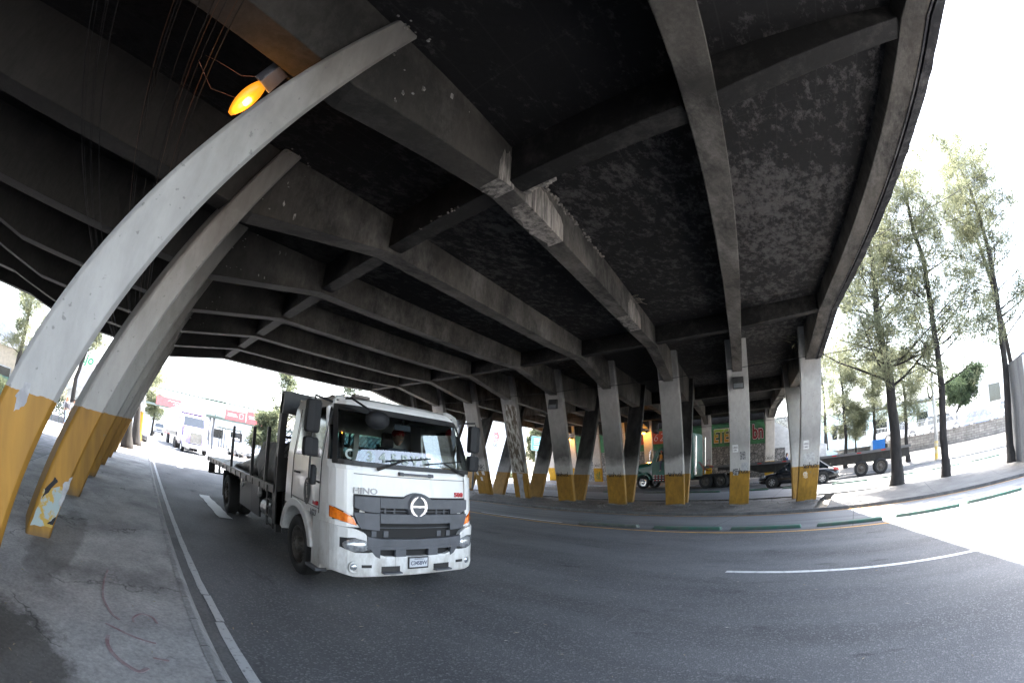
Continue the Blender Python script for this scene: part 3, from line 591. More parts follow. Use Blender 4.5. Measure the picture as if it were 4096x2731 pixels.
def person(label, loc, rz=0, h=1.62, top=(.5, .5, .5), bot=(.1, .1, .2), hair=(.02, .015, .012), long=False, stride=.0, group=None, skirt=False, arms=0):
    s = h/1.72; o = thing('person', label, 'person', loc, rz, group)
    P = lambda x, y, z: (x*s, y*s, z*s)
    st = stride
    nd = [(P(0, 0, .93), .11*s), (P(0, 0, 1.12), (.10*s, .125*s)), (P(0, 0, 1.35), (.10*s, .155*s)), (P(0, 0, 1.47), .05*s), (P(.01, 0, 1.56), .05*s)]
    ed = [(0, 1), (1, 2), (2, 3), (3, 4)]
    for sg, sw in ((-1, st), (1, -st)):
        n = len(nd); nd += [(P(0, sg*.09, .86), .085*s), (P(.05+sw*.5, sg*.09, .48), .058*s), (P(sw, sg*.09, .09), .04*s), (P(sw+.14, sg*.1, .035), .035*s)]
        ed += [(0, n), (n, n+1), (n+1, n+2), (n+2, n+3)]
        n = len(nd); f = arms if sg > 0 else arms*.6
        nd += [(P(0, sg*.19, 1.38), .052*s), (P(-sw*.4+.02, sg*.24, 1.1), .04*s), (P(-sw*.7+.1+f, sg*.22, .88+f*.9), .03*s), (P(-sw*.7+.13+f*1.2, sg*.21, .8+f*1.0), (.035*s, .018*s))]
        ed += [(2, n), (n, n+1), (n+1, n+2), (n+2, n+3)]
    me = skinmesh(nd, ed, 1); hb_ = MB(); head_mb(hb_, P(.02, 0, 1.61), s*.98)
    hm = bpy.data.meshes.new('h'); hm.from_pydata(hb_.v, [], hb_.f); b = bmesh.new(); b.from_mesh(me); b.from_mesh(hm); b.to_mesh(me); b.free(); me.name = 'body'; me.materials.clear(); me.shade_smooth()
    fuse(me, .014); link('body', me, SKIN, o)
    tm = M('cloth', top, .85, scale=9); bm_ = M('cloth', bot, .85, scale=9)
    me = skinmesh([(P(0, 0, .9), (.125*s, .145*s)), (P(0, 0, 1.12), (.118*s, .14*s)), (P(0, 0, 1.36), (.118*s, .172*s)), (P(0, 0, 1.44), .075*s)]+[q for sg, sw in ((-1, st), (1, -st)) for q in ((P(0, sg*.19, 1.38), .067*s), (P(-sw*.4+.02, sg*.245, 1.1), .054*s), (P(-sw*.65+.09+(arms if sg > 0 else arms*.6), sg*.22, .93+arms*.8), .045*s))],
        [(0, 1), (1, 2), (2, 3), (2, 4), (4, 5), (5, 6), (2, 7), (7, 8), (8, 9)], 1); link('shirt', me, tm, o)
    me = skinmesh([(P(0, 0, .95), (.12*s, .145*s))]+[q for sg, sw in ((-1, st), (1, -st)) for q in ((P(0, sg*.09, .85), .1*s), (P(.05+sw*.5, sg*.09, .48), .075*s), (P(sw, sg*.09, .1), .062*s))], [(0, 1), (1, 2), (2, 3), (0, 4), (4, 5), (5, 6)], 1); link('trousers', me, bm_, o)
    hm_ = M('hair', hair, .6); mb = MB(); mb.ell(P(-.005, 0, 1.65), (.108*s, .09*s, .1*s), 14, 8)
    if long: mb.ell(P(-.06, 0, 1.53), (.06*s, .095*s, .15*s), 12, 8)
    mb.build('hair', hm_, o, smooth=True)
    return o
# ---------------------------------------------------------------- shared vehicle bits
CHROME = M('chrome', (.75, .75, .77), .18, 1); STEEL = M('steel', (.35, .35, .36), .4, .8, col2=(.2, .2, .2), scale=9); RIM = M('rim_dirty', (.14, .13, .12), .6, .3, col2=(.06, .055, .05), scale=8)
ALLOY = M('alloy', (.55, .55, .57), .3, .7)
def m_glass(name, tint=(.75, .8, .8), ior=1.5, f=.05):
    m = bpy.data.materials.new(name); m.use_nodes = True; t = m.node_tree; t.nodes.clear(); out = N(t, 'ShaderNodeOutputMaterial')
    tr = N(t, 'ShaderNodeBsdfTransparent'); tr.inputs[0].default_value = tint+(1,); gl = N(t, 'ShaderNodeBsdfGlossy'); gl.inputs['Roughness'].default_value = .02
    fr_ = N(t, 'ShaderNodeFresnel'); fr_.inputs['IOR'].default_value = ior; mx = N(t, 'ShaderNodeMixShader')
    t.links.new(fr_.outputs[0], mx.inputs[0]); t.links.new(tr.outputs[0], mx.inputs[1]); t.links.new(gl.outputs[0], mx.inputs[2]); t.links.new(mx.outputs[0], out.inputs[0]); return m
GLASS = m_glass('window_glass', (.82, .88, .87), 2.3); DGLASS = M('dark_glass', (.012, .016, .02), .05, spec=.8, coat=.6); LAMPG = m_glass('lamp_glass', (.95, .95, .95))
AMBER = M('amber_lens', (.9, .22, .01), .15, col2=(.6, .1, .0), scale=14, coat=.5); REDL = M('red_lens', (.45, .01, .015), .2, coat=.5); PLATE = M('plate_white', (.6, .62, .66), .5)
GREY = M('bumper_grey', (.10, .105, .12), .5, spec=.4, col2=(.075, .08, .09), scale=3)
def m_cabpaint():
    m, t, p = nodes('white_cab_paint'); v = wpos(t); sx = N(t, 'ShaderNodeSeparateXYZ'); t.links.new(v, sx.inputs[0])
    col = mix(t, ramp(t, noise(t, v, 2.6, 6), (.5, 0.), (.9, .6)), (.73, .73, .72), (.55, .53, .49))
    g = mth(t, 'SUBTRACT', mth(t, 'MULTIPLY', noise(t, mapping(t, v, (1, 1, .5)), 5, 8, .7), 1.3), mth(t, 'MULTIPLY', sx.outputs[2], .62))
    col = mix(t, ramp(t, g, (.22, 0.), (.62, .7)), col, (.24, .21, .17)); st = ramp(t, noise(t, mapping(t, v, (3, 3, .25)), 4, 6, .6), (.6, 0.), (.75, .3)); col = mix(t, st, col, (.36, .34, .3))
    t.links.new(col, p.inputs['Base Color']); p.inputs['Roughness'].default_value = .32; p.inputs['Coat Weight'].default_value = .35; return m
WPAINT = m_cabpaint()
def wheel(par, c, r, wd, rim=RIM, side=-1, dual=False, nuts=8, nm='wheel', spokes=0):
    """axle along y; side -1: dish faces -y"""
    mb = MB(); x, y, z = c; a, b = y-side*0, y+side*wd*-1
    y0, y1 = (y, y+wd) if side < 0 else (y-wd, y)
    prof = [(r*.62, y0+.03), (r*.66, y0+.005), (r*.9, y0), (r*.97, y0+.02), (r, y0+.05), (r, y1-.05), (r*.97, y1-.02), (r*.9, y1), (r*.62, y1-.01), (r*.62, y0+.03)]
    t = mb.lathe((x, z), prof, 'y', 36).build(nm, RUBBER, par, smooth=True)
    q = y0 if side < 0 else y1; s = -side; m2 = MB()
    dd = .09 if not spokes else .03
    m2.lathe((x, z), [(r*.64, q+s*.02), (r*.6, q+s*.015), (r*.56, q+s*dd), (r*.3, q+s*dd*1.1), (r*.27, q+s*dd*.5), (r*.2, q+s*.02), (r*.17, q-s*.005), (r*.02, q-s*.01)], 'y', 28)
    m2.build('rim', rim, t, smooth=False)
    m3 = MB()
    if spokes:
        for k in range(spokes):
            a_ = 2*math.pi*k/spokes; ux, uz = math.cos(a_), math.sin(a_); px, pz = -uz, ux
            for o_ in (-.035, .035): m3.hexa([(x+ux*r*.15+px*(o_-.012), q+s*.0, z+uz*r*.15+pz*(o_-.012)), (x+ux*r*.6+px*(o_*1.6-.014), q+s*.01, z+uz*r*.6+pz*(o_*1.6-.014)), (x+ux*r*.6+px*(o_*1.6+.014), q+s*.01, z+uz*r*.6+pz*(o_*1.6+.014)), (x+ux*r*.15+px*(o_+.012), q+s*.0, z+uz*r*.15+pz*(o_+.012))],
                [(x+ux*r*.15+px*(o_-.012), q+s*.03, z+uz*r*.15+pz*(o_-.012)), (x+ux*r*.6+px*(o_*1.6-.014), q+s*.035, z+uz*r*.6+pz*(o_*1.6-.014)), (x+ux*r*.6+px*(o_*1.6+.014), q+s*.035, z+uz*r*.6+pz*(o_*1.6+.014)), (x+ux*r*.15+px*(o_+.012), q+s*.03, z+uz*r*.15+pz*(o_+.012))])
    else:
        for k in range(nuts):
            a_ = 2*math.pi*k/nuts; m3.cyl((x+r*.235*math.cos(a_), z+r*.235*math.sin(a_)), .017, q-s*.01, q+s*.05, 'y', 6)
    if spokes: m3.build('spokes', rim, t)
    elif par.name.startswith('flatbed_truck') and side < 0: m3.build('wheel_nut', rim, t)
    return t
# ---------------------------------------------------------------- the white flatbed truck
TO = (-4.4, 3.15, 0)
tk = thing('flatbed_truck', 'white cab flatbed truck with black stakes driving under the overpass', 'truck', TO)
CU = [(0, 0), (.4, .01), (.7, .035), (.88, .085), (.98, .17), (1.03, .27), (1.05, .42)]
curve = lambda y: float(np.interp(abs(y), [a for a, b in CU], [b for a, b in CU]))
XF = interp([(.3, -.02), (.86, -.03), (1.2, -.05), (1.5, -.085), (1.58, -.105), (1.8, -.15), (2.2, -.34), (2.28, -.385), (2.34, -.47)])
fx_ = lambda y, z: XF(z)-curve(y)
HW = interp([(.8, 1.05), (1.6, 1.04), (2.2, .97), (2.28, .95), (2.34, .9), (2.37, .75)])
ZL = [.92, 1.2, 1.5, 1.585, 1.7, 1.8, 1.95, 2.08, 2.19, 2.26, 2.32, 2.355, 2.37]
def cabring(z):
    hw = HW(z); k = hw/1.05; xb = -1.68+(.06 if z > 2.2 else 0); rz_ = []
    yy = [1.03, .98, .88, .7, .4, 0, -.4, -.7, -.88, -.98, -1.03]
    xi = [xb, -1.5, -1.36, -.66, -.52]
    ins = max(0, z-2.32)*4
    left = [(x if i else x+ins, hw) for i, x in enumerate(xi)]; fr_ = [(fx_(y, min(z, 2.34))-ins*.6, y*k) for y in yy]; right = [(x, -y) for x, y in left[::-1]]
    return [(x, y, z) for x, y in left+fr_+right]
rings = [cabring(z) for z in ZL]; n = len(rings[0]); cells = {}
shell, ws, sw_, sd_ = MB(), MB(), MB(), MB()
for L in range(len(ZL)-1):
    for i in range(n-1):
        q = [rings[L][i], rings[L][i+1], rings[L+1][i+1], rings[L+1][i]]
        if 1.58 < ZL[L] < 2.1 and 5 <= i <= 14: ws.add(q, [(0, 1, 2, 3)])
        elif 1.58 < ZL[L] < 2.1 and i in (2, 3): sd_.add(q, [(0, 1, 2, 3)])
        elif 1.58 < ZL[L] < 2.1 and i in (n-4, n-5): sw_.add(q, [(0, 1, 2, 3)])
        else: shell.add(q, [(0, 1, 2, 3)])
shell.add(rings[-1], [tuple(range(n))])
def addsolid(o, th=.03, off=-1):
    s_ = o.modifiers.new('solid', 'SOLIDIFY'); s_.thickness = th; s_.offset = off; return o
def merge(o):
    b = bmesh.new(); b.from_mesh(o.data); bmesh.ops.remove_doubles(b, verts=b.verts, dist=.0005); bmesh.ops.recalc_face_normals(b, faces=b.faces); b.to_mesh(o.data); b.free(); return o
cab = merge(shell.build('cab', WPAINT, tk)); addsolid(cab, .035)
cab.modifiers.new('b', 'BEVEL').width = .012; cab.modifiers['b'].limit_method = 'ANGLE'; cab.modifiers['b'].angle_limit = R(28); cab.modifiers['b'].segments = 2
w1 = merge(ws.build('windscreen', GLASS, tk, smooth=True)); merge(sd_.build('side_window', GLASS, tk)); merge(sw_.build('side_window', M('door_glass', (.012, .014, .016), .06, spec=.6), tk))
# black surround of the windscreen
sur = MB()
for z0_, z1_ in ((1.545, 1.60), (2.165, 2.235)):
    ys_ = [i*.1 for i in range(-9, 10)]; ys_ = [-1.0, -.96]+ys_+[.96, 1.0]
    sur.loft([[(fx_(y, z0_)+.004, y*HW(z0_)/1.05, z0_), (fx_(y, z0_)+.02, y*HW(z0_)/1.05, z0_), (fx_(y, z1_)+.02, y*HW(z1_)/1.05, z1_), (fx_(y, z1_)+.004, y*HW(z1_)/1.05, z1_)] for y in ys_])
for sg in (-1, 1):
    sur.loft([[(fx_(ya, z)+d, sg*ya*HW(z)/1.05+sg*d*.5, z) for ya, d in ((.962, .004), (.962, .018), (1.0, .018), (1.0, .004))] for z in (1.56, 1.7, 1.9, 2.05, 2.22)])
sur.build('windscreen_seal', BLKM, tk)
def patch(mb, y0, y1, za, zb, d0=.0, d1=.02, n=14):
    f = lambda q, y: q(y) if callable(q) else q
    rg = []
    for i in range(n+1):
        y = y0+(y1-y0)*i/n; a, b = f(za, y), f(zb, y)
        rg.append([(fx_(y, a)+d0, y, a), (fx_(y, a)+d1, y, a), (fx_(y, b)+d1, y, b), (fx_(y, b)+d0, y, b)])
    return mb.loft(rg)
# bumper
bp = MB()
top = lambda y: float(np.interp(abs(y), [0, .42, .50, .60, .68, .8, 1.05], [.535, .54, .56, .68, .81, .855, .88]))
bot = lambda y: float(np.interp(abs(y), [0, .5, .8, 1.05], [.305, .305, .3, .36]))
patch(bp, -1.048, -.3, bot, top, -.05, .06, 26); patch(bp, .3, 1.048, bot, top, -.05, .06, 26); patch(bp, -.3, .3, bot, top, -.05, .06, 6)
bum = bp.build('bumper', WPAINT, tk, bev=.015)
for sg in (-1, 1):
    MB().hexa([(-.40, sg*1.0, .36), (-.62, sg*1.0, .36), (-.62, sg*1.05, .36), (-.40, sg*1.05, .36)], [(-.40, sg*1.0, .87), (-.56, sg*1.0, .87), (-.56, sg*1.05, .87), (-.40, sg*1.05, .87)]).build('bumper_side', WPAINT, bum)
    h_ = MB(); hz = lambda y: float(np.interp(abs(y), [.56, .64, .8, .95], [.60, .585, .585, .64])); ht = lambda y: float(np.interp(abs(y), [.56, .64, .8, .95], [.615, .71, .755, .745]))
    ya, yb = sorted((sg*.575, sg*.945)); patch(h_, ya, yb, hz, ht, .05, .0635, 12); hd = h_.build('headlight', BLKM, tk)
    yc = sg*.78; el_ = lambda s_: (lambda y: .668+s_*.074*math.sqrt(max(0, 1-((abs(y)-.775)/.15)**2))); patch(lm3 := MB(), min(sg*.628, sg*.922), max(sg*.628, sg*.922), el_(-1), el_(1), .063, .0675, 18); lm3.build('reflector', M('reflector', (.78, .8, .82), .2, .6, col2=(.4, .42, .45), scale=22), hd, smooth=True)
    yc = sg*.635; MB().ell((fx_(yc, .64)+.055, yc, .64), (.015, .05, .032), 12, 6).build('lamp_cover', GREY, hd, smooth=True)
    yc = sg*.80; MB().ell((fx_(yc, .415)+.045, yc, .415), (.03, .052, .047), 16, 8).build('fog_lamp', M('lamp_clear', (.5, .52, .55), .12, .7), tk, smooth=True)
    MB().lathe((yc, .415), [(.052, fx_(yc, .415)+.055), (.068, fx_(yc, .415)+.075), (.075, fx_(yc, .415)+.06), (.07, fx_(yc, .415)+.04)], 'x', 20).build('fog_ring', WPAINT, tk, smooth=True)
    m_ = MB(); ya, yb = sorted((sg*.60, sg*.72)); patch(m_, ya, yb, .41, .445, .058, .063, 3); m_.build('vent', BLKM, tk)
    m_ = MB(); ya, yb = sorted((sg*.24, sg*.48)); patch(m_, ya, yb, .355, .425, .058, .063, 3); vt = m_.build('step_slot', BLKM, tk); MB().hexa([(.03, ya, .345), (.095, ya, .345), (.095, yb, .345), (.03, yb, .345)], [(.03, ya, .362), (.095, ya, .362), (.095, yb, .362), (.03, yb, .362)]).build('tread', GREY, vt)
    ya, yb = sorted((sg*.765, sg*1.012)); a_ = MB(); patch(a_, ya, yb, lambda y: float(np.interp(abs(y), [.765, 1.04], [.885, .955])), lambda y: float(np.interp(abs(y), [.765, .8, 1.01], [.90, .97, 1.075])), .0, .03, 10); a_.build('indicator', AMBER, tk, bev=.006)
    cq = MB(); ya, yb = sorted((sg*.70, sg*1.045)); patch(cq, ya, yb, .865, lambda y: float(np.interp(abs(y), [.7, 1.04], [.895, .93])), .0, .02, 10); cq.build('corner_panel', WPAINT, tk, bev=.006)
    cp = MB(); ya, yb = sorted((sg*.80, sg*1.045)); patch(cp, ya, yb, lambda y: float(np.interp(abs(y), [.8, 1.05], [.99, 1.10])), 1.5, .0, .022, 10); cp.build('corner_panel', WPAINT, tk, bev=.01)
gb = MB(); patch(gb, -.98, .98, .50, 1.235, -.03, .006, 24); gb.build('grille_backing', M('void_black', (.006, .006, .007), .7), tk)
gr = MB(); arch = lambda y: 1.215+.075*max(0, 1-(abs(y)/.2)**2)
ge = lambda a, b: (lambda y: float(np.interp(abs(y), [.7, .8], [a, b])))
patch(gr, -.5, .5, lambda y: 1.10, arch, .006, .055, 20)
for sg in (-1, 1):
    ya, yb = sorted((sg*.5, sg*.8)); patch(gr, ya, yb, lambda y: float(np.interp(abs(y), [.5, .68, .8], [1.04, 1.05, 1.09])), lambda y: 1.215, .006, .05, 8)
    patch(gr, ya, yb, lambda y: float(np.interp(abs(y), [.5, .73, .8], [.84, .855, 1.0])), lambda y: 1.035, .006, .048, 8)
patch(gr, -.5, .5, .925, 1.035, .006, .06, 12)
patch(gr, -.52, .52, 1.062, 1.072, .006, .03, 12); patch(gr, -.5, .5, .868, .876, .006, .03, 12)
for y in (-.3, .3, -.42, .42): patch(gr, y-.012, y+.012, 1.035, 1.10, .002, .02, 1)
lowt = lambda y: float(np.interp(abs(y), [0, .5, .68], [.745, .75, .775]))
patch(gr, -.66, .66, .665, lowt, .02, .075, 20)
patch(gr, -.66, -.5, lambda y: float(np.interp(abs(y), [.5, .55, .66], [.52, .54, .68])), .67, .02, .07, 6); patch(gr, .5, .66, lambda y: float(np.interp(abs(y), [.5, .55, .66], [.52, .54, .68])), .67, .02, .07, 6)
for a, b in ((-.30, -.16), (.16, .30)): patch(gr, a, b, .535, .67, .02, .062, 2)
patch(gr, -.5, .5, .62, .67, .02, .068, 10)
gr.build('grille', GREY, tk, bev=.008)
fr2 = MB()
for y in (-.55, -.4, .35, .5): patch(fr2, y-.03, y+.03, .76, .83, -.01, .01, 1)
fr2.build('grille_bracket', GREY, tk)
lg = MB(); lc = fx_(0, 1.13)
rg = MB().lathe((0, 1.13), [(.001, lc+.06), (.135, lc+.06), (.15, lc+.045), (.15, lc+.01)], 'x', 36).build('emblem_disc', GREY, tk, smooth=False)
def arcband(mb, r0_, r1_, a0, a1, x0, x1, n=14, sy=1.0):
    rr_ = []
    for i in range(n+1):
        a = a0+(a1-a0)*i/n; t_ = 1-abs(2*i/n-1)**3*.75; ri = r1_-(r1_-r0_)*t_
        rr_.append([(x0, ri*math.cos(a)*sy, 1.13+ri*math.sin(a)), (x1, ri*math.cos(a)*sy, 1.13+ri*math.sin(a)), (x1, r1_*math.cos(a)*sy, 1.13+r1_*math.sin(a)), (x0, r1_*math.cos(a)*sy, 1.13+r1_*math.sin(a))])
    mb.loft(rr_)
em = MB(); arcband(em, .085, .118, R(-82), R(82), lc+.055, lc+.072, 16, 1.03); arcband(em, .085, .118, R(98), R(262), lc+.055, lc+.072, 16, 1.03); em.box((lc+.055, -.1, 1.118), (lc+.073, .1, 1.142)); em.build('emblem', CHROME, tk)
TX = (R(90), 0, R(90))
txt('lettering', 'HINO', .095, M('letter_silver', (.36, .36, .37), .4, .3), tk, (fx_(-.66, 1.27)+.006, -.66, 1.272), (R(90), 0, R(90-3)), .004, .0016, sx=1.25)
txt('lettering', '500', .075, M('letter_red', (.55, .02, .03), .4), tk, (fx_(.68, 1.27)+.006, .68, 1.275), (R(90), 0, R(93)), .006, .003, sx=1.3)
gap = MB(); patch(gap, -.82, .82, 1.455, 1.462, .0, .0065, 20); gap.build('panel_gap', BLKM, tk)
hb_ = MB(); patch(hb_, -.22, .22, 1.485, 1.512, .03, .05, 10); patch(hb_, -.24, -.19, 1.478, 1.52, -.01, .05, 2); patch(hb_, .19, .24, 1.478, 1.52, -.01, .05, 2); hb_.build('grab_bar', GREY, tk, bev=.004)
wp = MB()
for y0_, y1_, sgn in ((-.52, .14, 1), (.78, .1, 1)):
    a = Vector((fx_(y0_, 1.53)+.03, y0_, 1.53)); e = Vector((fx_(y1_*.6, 1.64)+.045, y0_+(y1_-y0_)*.55, 1.665)); wp.tube([a, a+(e-a)*.5+Vector((.015, 0, 0)), e], [.022, .014, .01], 6)
    wp.tube([(fx_(y, 1.62+.03*i)+.04, y, 1.635+.015*i) for i, y in enumerate(np.linspace(y0_+.1 if y0_ < 0 else y0_-.66, y0_+.75 if y0_ < 0 else y0_-.02, 6))], .008, 5)
wp.build('wiper', BLKM, tk)
# plate
pl = MB(); patch(pl, -.135, .15, .385, .53, .062, .075, 2); pl.build('plate_frame', BLKM, tk)
pl = MB(); patch(pl, -.12, .135, .405, .515, .075, .078, 2); plo = pl.build('number_plate', PLATE, tk)
txt('lettering', 'C345BVV', .07, M('plate_ink', (.06, .07, .12), .6), plo, (fx_(0, .45)+.08, .008, .452), TX, .001, .001, sx=.82); txt('lettering', 'GUATEMALA', .022, M('plate_ink', (.06, .07, .12), .6), plo, (fx_(0, .45)+.08, .008, .503), TX, .001)
ST = M('sticker_grey', (.38, .45, .43), .6); ST2 = M('sticker_dim', (.13, .16, .17), .5)
for s_, y in (('C', -.83), ('3', -.60), ('4', -.44), ('5', -.29), ('B', -.14), ('V', .0), ('V', .15)): txt('windscreen_lettering', s_, .16, ST, tk, (fx_(y*1.05, 1.655)+.008, y, 1.66), (R(90-12), 0, R(90-y*-12)), .001, .004)
# doors: gaps, handle, badge, side marks (left side faces -y)
dg = MB()
for x in (-.46, -1.42): dg.tube([(x, -1.052, .95), (x, -1.048, 1.56), (x+.005, -.985, 2.18)], .005, 4)
dg.tube([(-.46, -1.052, 1.0), (-1.42, -1.052, 1.04)], .005, 4); dg.build('door_gap', BLKM, tk)
db = MB().box((-1.42, -1.058, 1.5), (-.6, -1.04, 1.57)); 
MB().tube([(-1.30, -1.06, 1.36), (-1.25, -1.085, 1.36), (-1.16, -1.085, 1.36), (-1.12, -1.06, 1.36)], .014, 6).build('door_handle', BLKM, tk)
bd_ = MB(); bd_.add([(-.85+.115*math.cos(a), -1.0555, 1.16+.165*math.sin(a)) for a in [i*math.pi/12 for i in range(24)]], [tuple(range(24))]); bdo = bd_.build('door_badge', M('badge_grey', (.06, .065, .07), .6), tk)
ft = MB()
for c_, r_ in (((-.862, 1.19), (.016, .035)), ((-.85, 1.14), (.012, .03)), ((-.84, 1.095), (.02, .02)), ((-.873, 1.235), (.008, .01)), ((-.862, 1.24), (.006, .009))): ft.add([(c_[0]+r_[0]*math.cos(a), -1.0575, c_[1]+r_[1]*math.sin(a)) for a in [i*math.pi/6 for i in range(12)]], [tuple(range(12))])
ft.build('footprint', WHL, bdo); txt('lettering', 'ESC', .04, WHL, bdo, (-.85, -1.057, 1.275), (R(90), 0, 0), .001); 
txt('lettering', '1627', .1, GREY, tk, (-.62, -1.058, .93), (R(90), 0, 0), .002, .002)
MB().box((-.62, -1.075, 1.03), (-.5, -1.04, 1.08)).build('side_marker', REDL, tk, bev=.008)
# wheel arch, step, mudguard
def archring(cx, cz, r0_, r1_, y0_, y1_, a0, a1, n=16):
    return MB().loft([[(cx+r0_*math.cos(a), y0_, cz+r0_*math.sin(a)), (cx+r1_*math.cos(a), y0_, cz+r1_*math.sin(a)), (cx+r1_*math.cos(a), y1_, cz+r1_*math.sin(a)), (cx+r0_*math.cos(a), y1_, cz+r0_*math.sin(a))] for a in [a0+(a1-a0)*i/n for i in range(n+1)]])
for sg in (-1, 1):
    ya, yb = sorted((sg*.72, sg*1.075)); archring(-1.23, .42, .49, .60, ya, yb, R(8), R(168)).build('wheel_arch', WPAINT, tk, bev=.015)
    MB().hexa([(-.44, sg*.8, .27), (-.72, sg*.8, .27), (-.72, sg*1.04, .27), (-.44, sg*1.04, .27)], [(-.44, sg*.8, .95), (-.66, sg*.8, .95), (-.66, sg*1.04, .95), (-.44, sg*1.04, .95)]).build('step_panel', WPAINT, tk, bev=.02)
    MB().box((-.74, min(sg*.95, sg*1.1), .262), (-.42, max(sg*.95, sg*1.1), .30)).build('step', GREY, tk, bev=.008)
bl = MB().box((-1.66, -.99, .93), (-.2, .99, 1.0)).build('cab_floor', BLKM, tk)
bw = MB(); xb = -1.66
for a, b in (((-.97, .95), (.97, 1.42)), ((-.95, 1.98), (.95, 2.32)), ((-.97, 1.42), (-.72, 1.98)), ((.62, 1.42), (.97, 1.98)), ((-.05, 1.42), (.03, 1.98))): bw.box((xb, a[0], a[1]), (xb+.03, b[0], b[1]))
MB().box((xb+.005, -.72, 1.42), (xb+.012, .62, 1.98)).build('rear_window', m_glass('tinted_glass', (.22, .33, .33), 1.4), tk); bw.build('back_wall', M('cab_trim', (.42, .42, .39), .8), tk); 
hl = MB().box((-1.6, -.88, 2.26), (-.55, .88, 2.29)); hl.build('headliner', M('trim_dark', (.1, .105, .1), .8), tk)
for sg in (-1, 1): MB().hexa([(-.62, sg*.15, 2.12), (-.5, sg*.15, 2.15), (-.5, sg*.8, 2.15), (-.62, sg*.8, 2.12)], [(-.62, sg*.15, 2.2), (-.5, sg*.15, 2.21), (-.5, sg*.8, 2.21), (-.62, sg*.8, 2.2)]).build('sun_visor', M('visor', (.3, .32, .3), .8), tk)
MB().box((-.45, -.12, 2.03), (-.43, .12, 2.1)).tube([(-.44, 0, 2.1), (-.46, 0, 2.2)], .008, 5).build('rear_view_mirror', GREY, tk, bev=.01)
MB().hexa([(-.2, -.95, 1.3), (-.62, -.95, 1.3), (-.62, .95, 1.3), (-.2, .95, 1.3)], [(-.22, -.93, 1.56), (-.55, -.93, 1.53), (-.55, .93, 1.53), (-.22, .93, 1.56)]).build('dashboard', BLKM, tk, bev=.02)
for y in (-.5, .48):
    s_ = MB().hexa([(-1.55, y-.24, 1.0), (-1.0, y-.24, 1.0), (-1.0, y+.24, 1.0), (-1.55, y+.24, 1.0)], [(-1.55, y-.24, 1.3), (-1.0, y-.24, 1.32), (-1.0, y+.24, 1.32), (-1.55, y+.24, 1.3)]).hexa([(-1.56, y-.23, 1.3), (-1.42, y-.23, 1.3), (-1.42, y+.23, 1.3), (-1.56, y+.23, 1.3)], [(-1.6, y-.17, 1.84), (-1.5, y-.17, 1.84), (-1.5, y+.17, 1.84), (-1.6, y+.17, 1.84)])
    s_.hexa([(-1.6, y-.11, 1.84), (-1.52, y-.11, 1.84), (-1.52, y+.11, 1.84), (-1.6, y+.11, 1.84)], [(-1.6, y-.1, 2.06), (-1.53, y-.1, 2.06), (-1.53, y+.1, 2.06), (-1.6, y+.1, 2.06)]); s_.build('seat', M('seat_fabric', (.02, .021, .025), .9), tk, bev=.03)
sc = Vector((-.78, .48, 1.56)); ax_ = Vector((.75, 0, -.65)).normalized(); e1 = Vector((0, 1, 0)); e2 = ax_.cross(e1)
MB().tube([sc+.2*(math.cos(a)*e1+math.sin(a)*e2) for a in [i*math.pi/12 for i in range(25)]], .013, 6).tube([sc-.19*e1, sc, sc+.19*e1], .014, 5).tube([sc, sc+ax_*.3], .025, 6).build('steering_wheel', BLKM, tk)
# mirrors
for sg in (-1, 1):
    my = sg*(1.22 if sg < 0 else 1.2)
    a_ = MB().tube([(-.5, sg*.96, 2.24), (-.42, my, 2.27), (-.40, my, 2.2), (-.40, my, 1.35), (-.5, sg*1.05, 1.3)], .014, 6).build('mirror_arm', BLKM, tk)
    q = MB()
    for zz0, zz1 in ((1.85, 2.22), (1.585, 1.80)):
        q.loft([[(-.43+dx*(.9 if z in (zz0, zz1) else 1), my+dy*(.8 if z in (zz0, zz1) else 1), z) for dx, dy in ((.04, -.085), (.06, 0), (.04, .085), (-.03, .092), (-.045, .08), (-.045, -.08), (-.03, -.092))] for z in (zz0, zz0+.03, zz1-.03, zz1)])
    q.build('side_mirror', M('mirror_shell', (.011, .012, .014), .6, spec=.3), tk, smooth=False, bev=.012)
MB().lathe((-1.165, -.42) if 0 else (-.42, -1.17), [(.01, 1.27), (.042, 1.28), (.045, 1.31), (.045, 1.46), (.03, 1.49), (.01, 1.5)], 'z', 14).build('side_mirror', M('mirror_shell', (.011, .012, .014), .6, spec=.3), tk)
mm = MB().ell((.0, -.62, 2.07), (.085, .15, .105), 20, 10); mm.tube([(-.44, -.82, 2.3), (-.2, -.86, 2.28), (.0, -.74, 2.17), (.0, -.65, 2.1)], .013, 6).tube([(-.35, -.95, 2.18), (-.15, -.9, 2.16), (.0, -.74, 2.12)], .011, 6)
mm.build('round_mirror', M('mirror_shell', (.011, .012, .014), .6, spec=.3), tk, smooth=True)
for y in (-.7, .0, .0): pass
MB().box((-.52, -.72, 2.335), (-.42, -.5, 2.375)).build('roof_lamp', M('lamp_dark', (.12, .1, .09), .5), tk, bev=.012)
MB().ell((-.75, -.86, 2.33), (.05, .035, .03), 10, 6).ell((-1.0, -.88, 2.3), (.05, .035, .03), 10, 6).build('marker_lamp', M('lamp_dark', (.12, .1, .09), .5), tk)
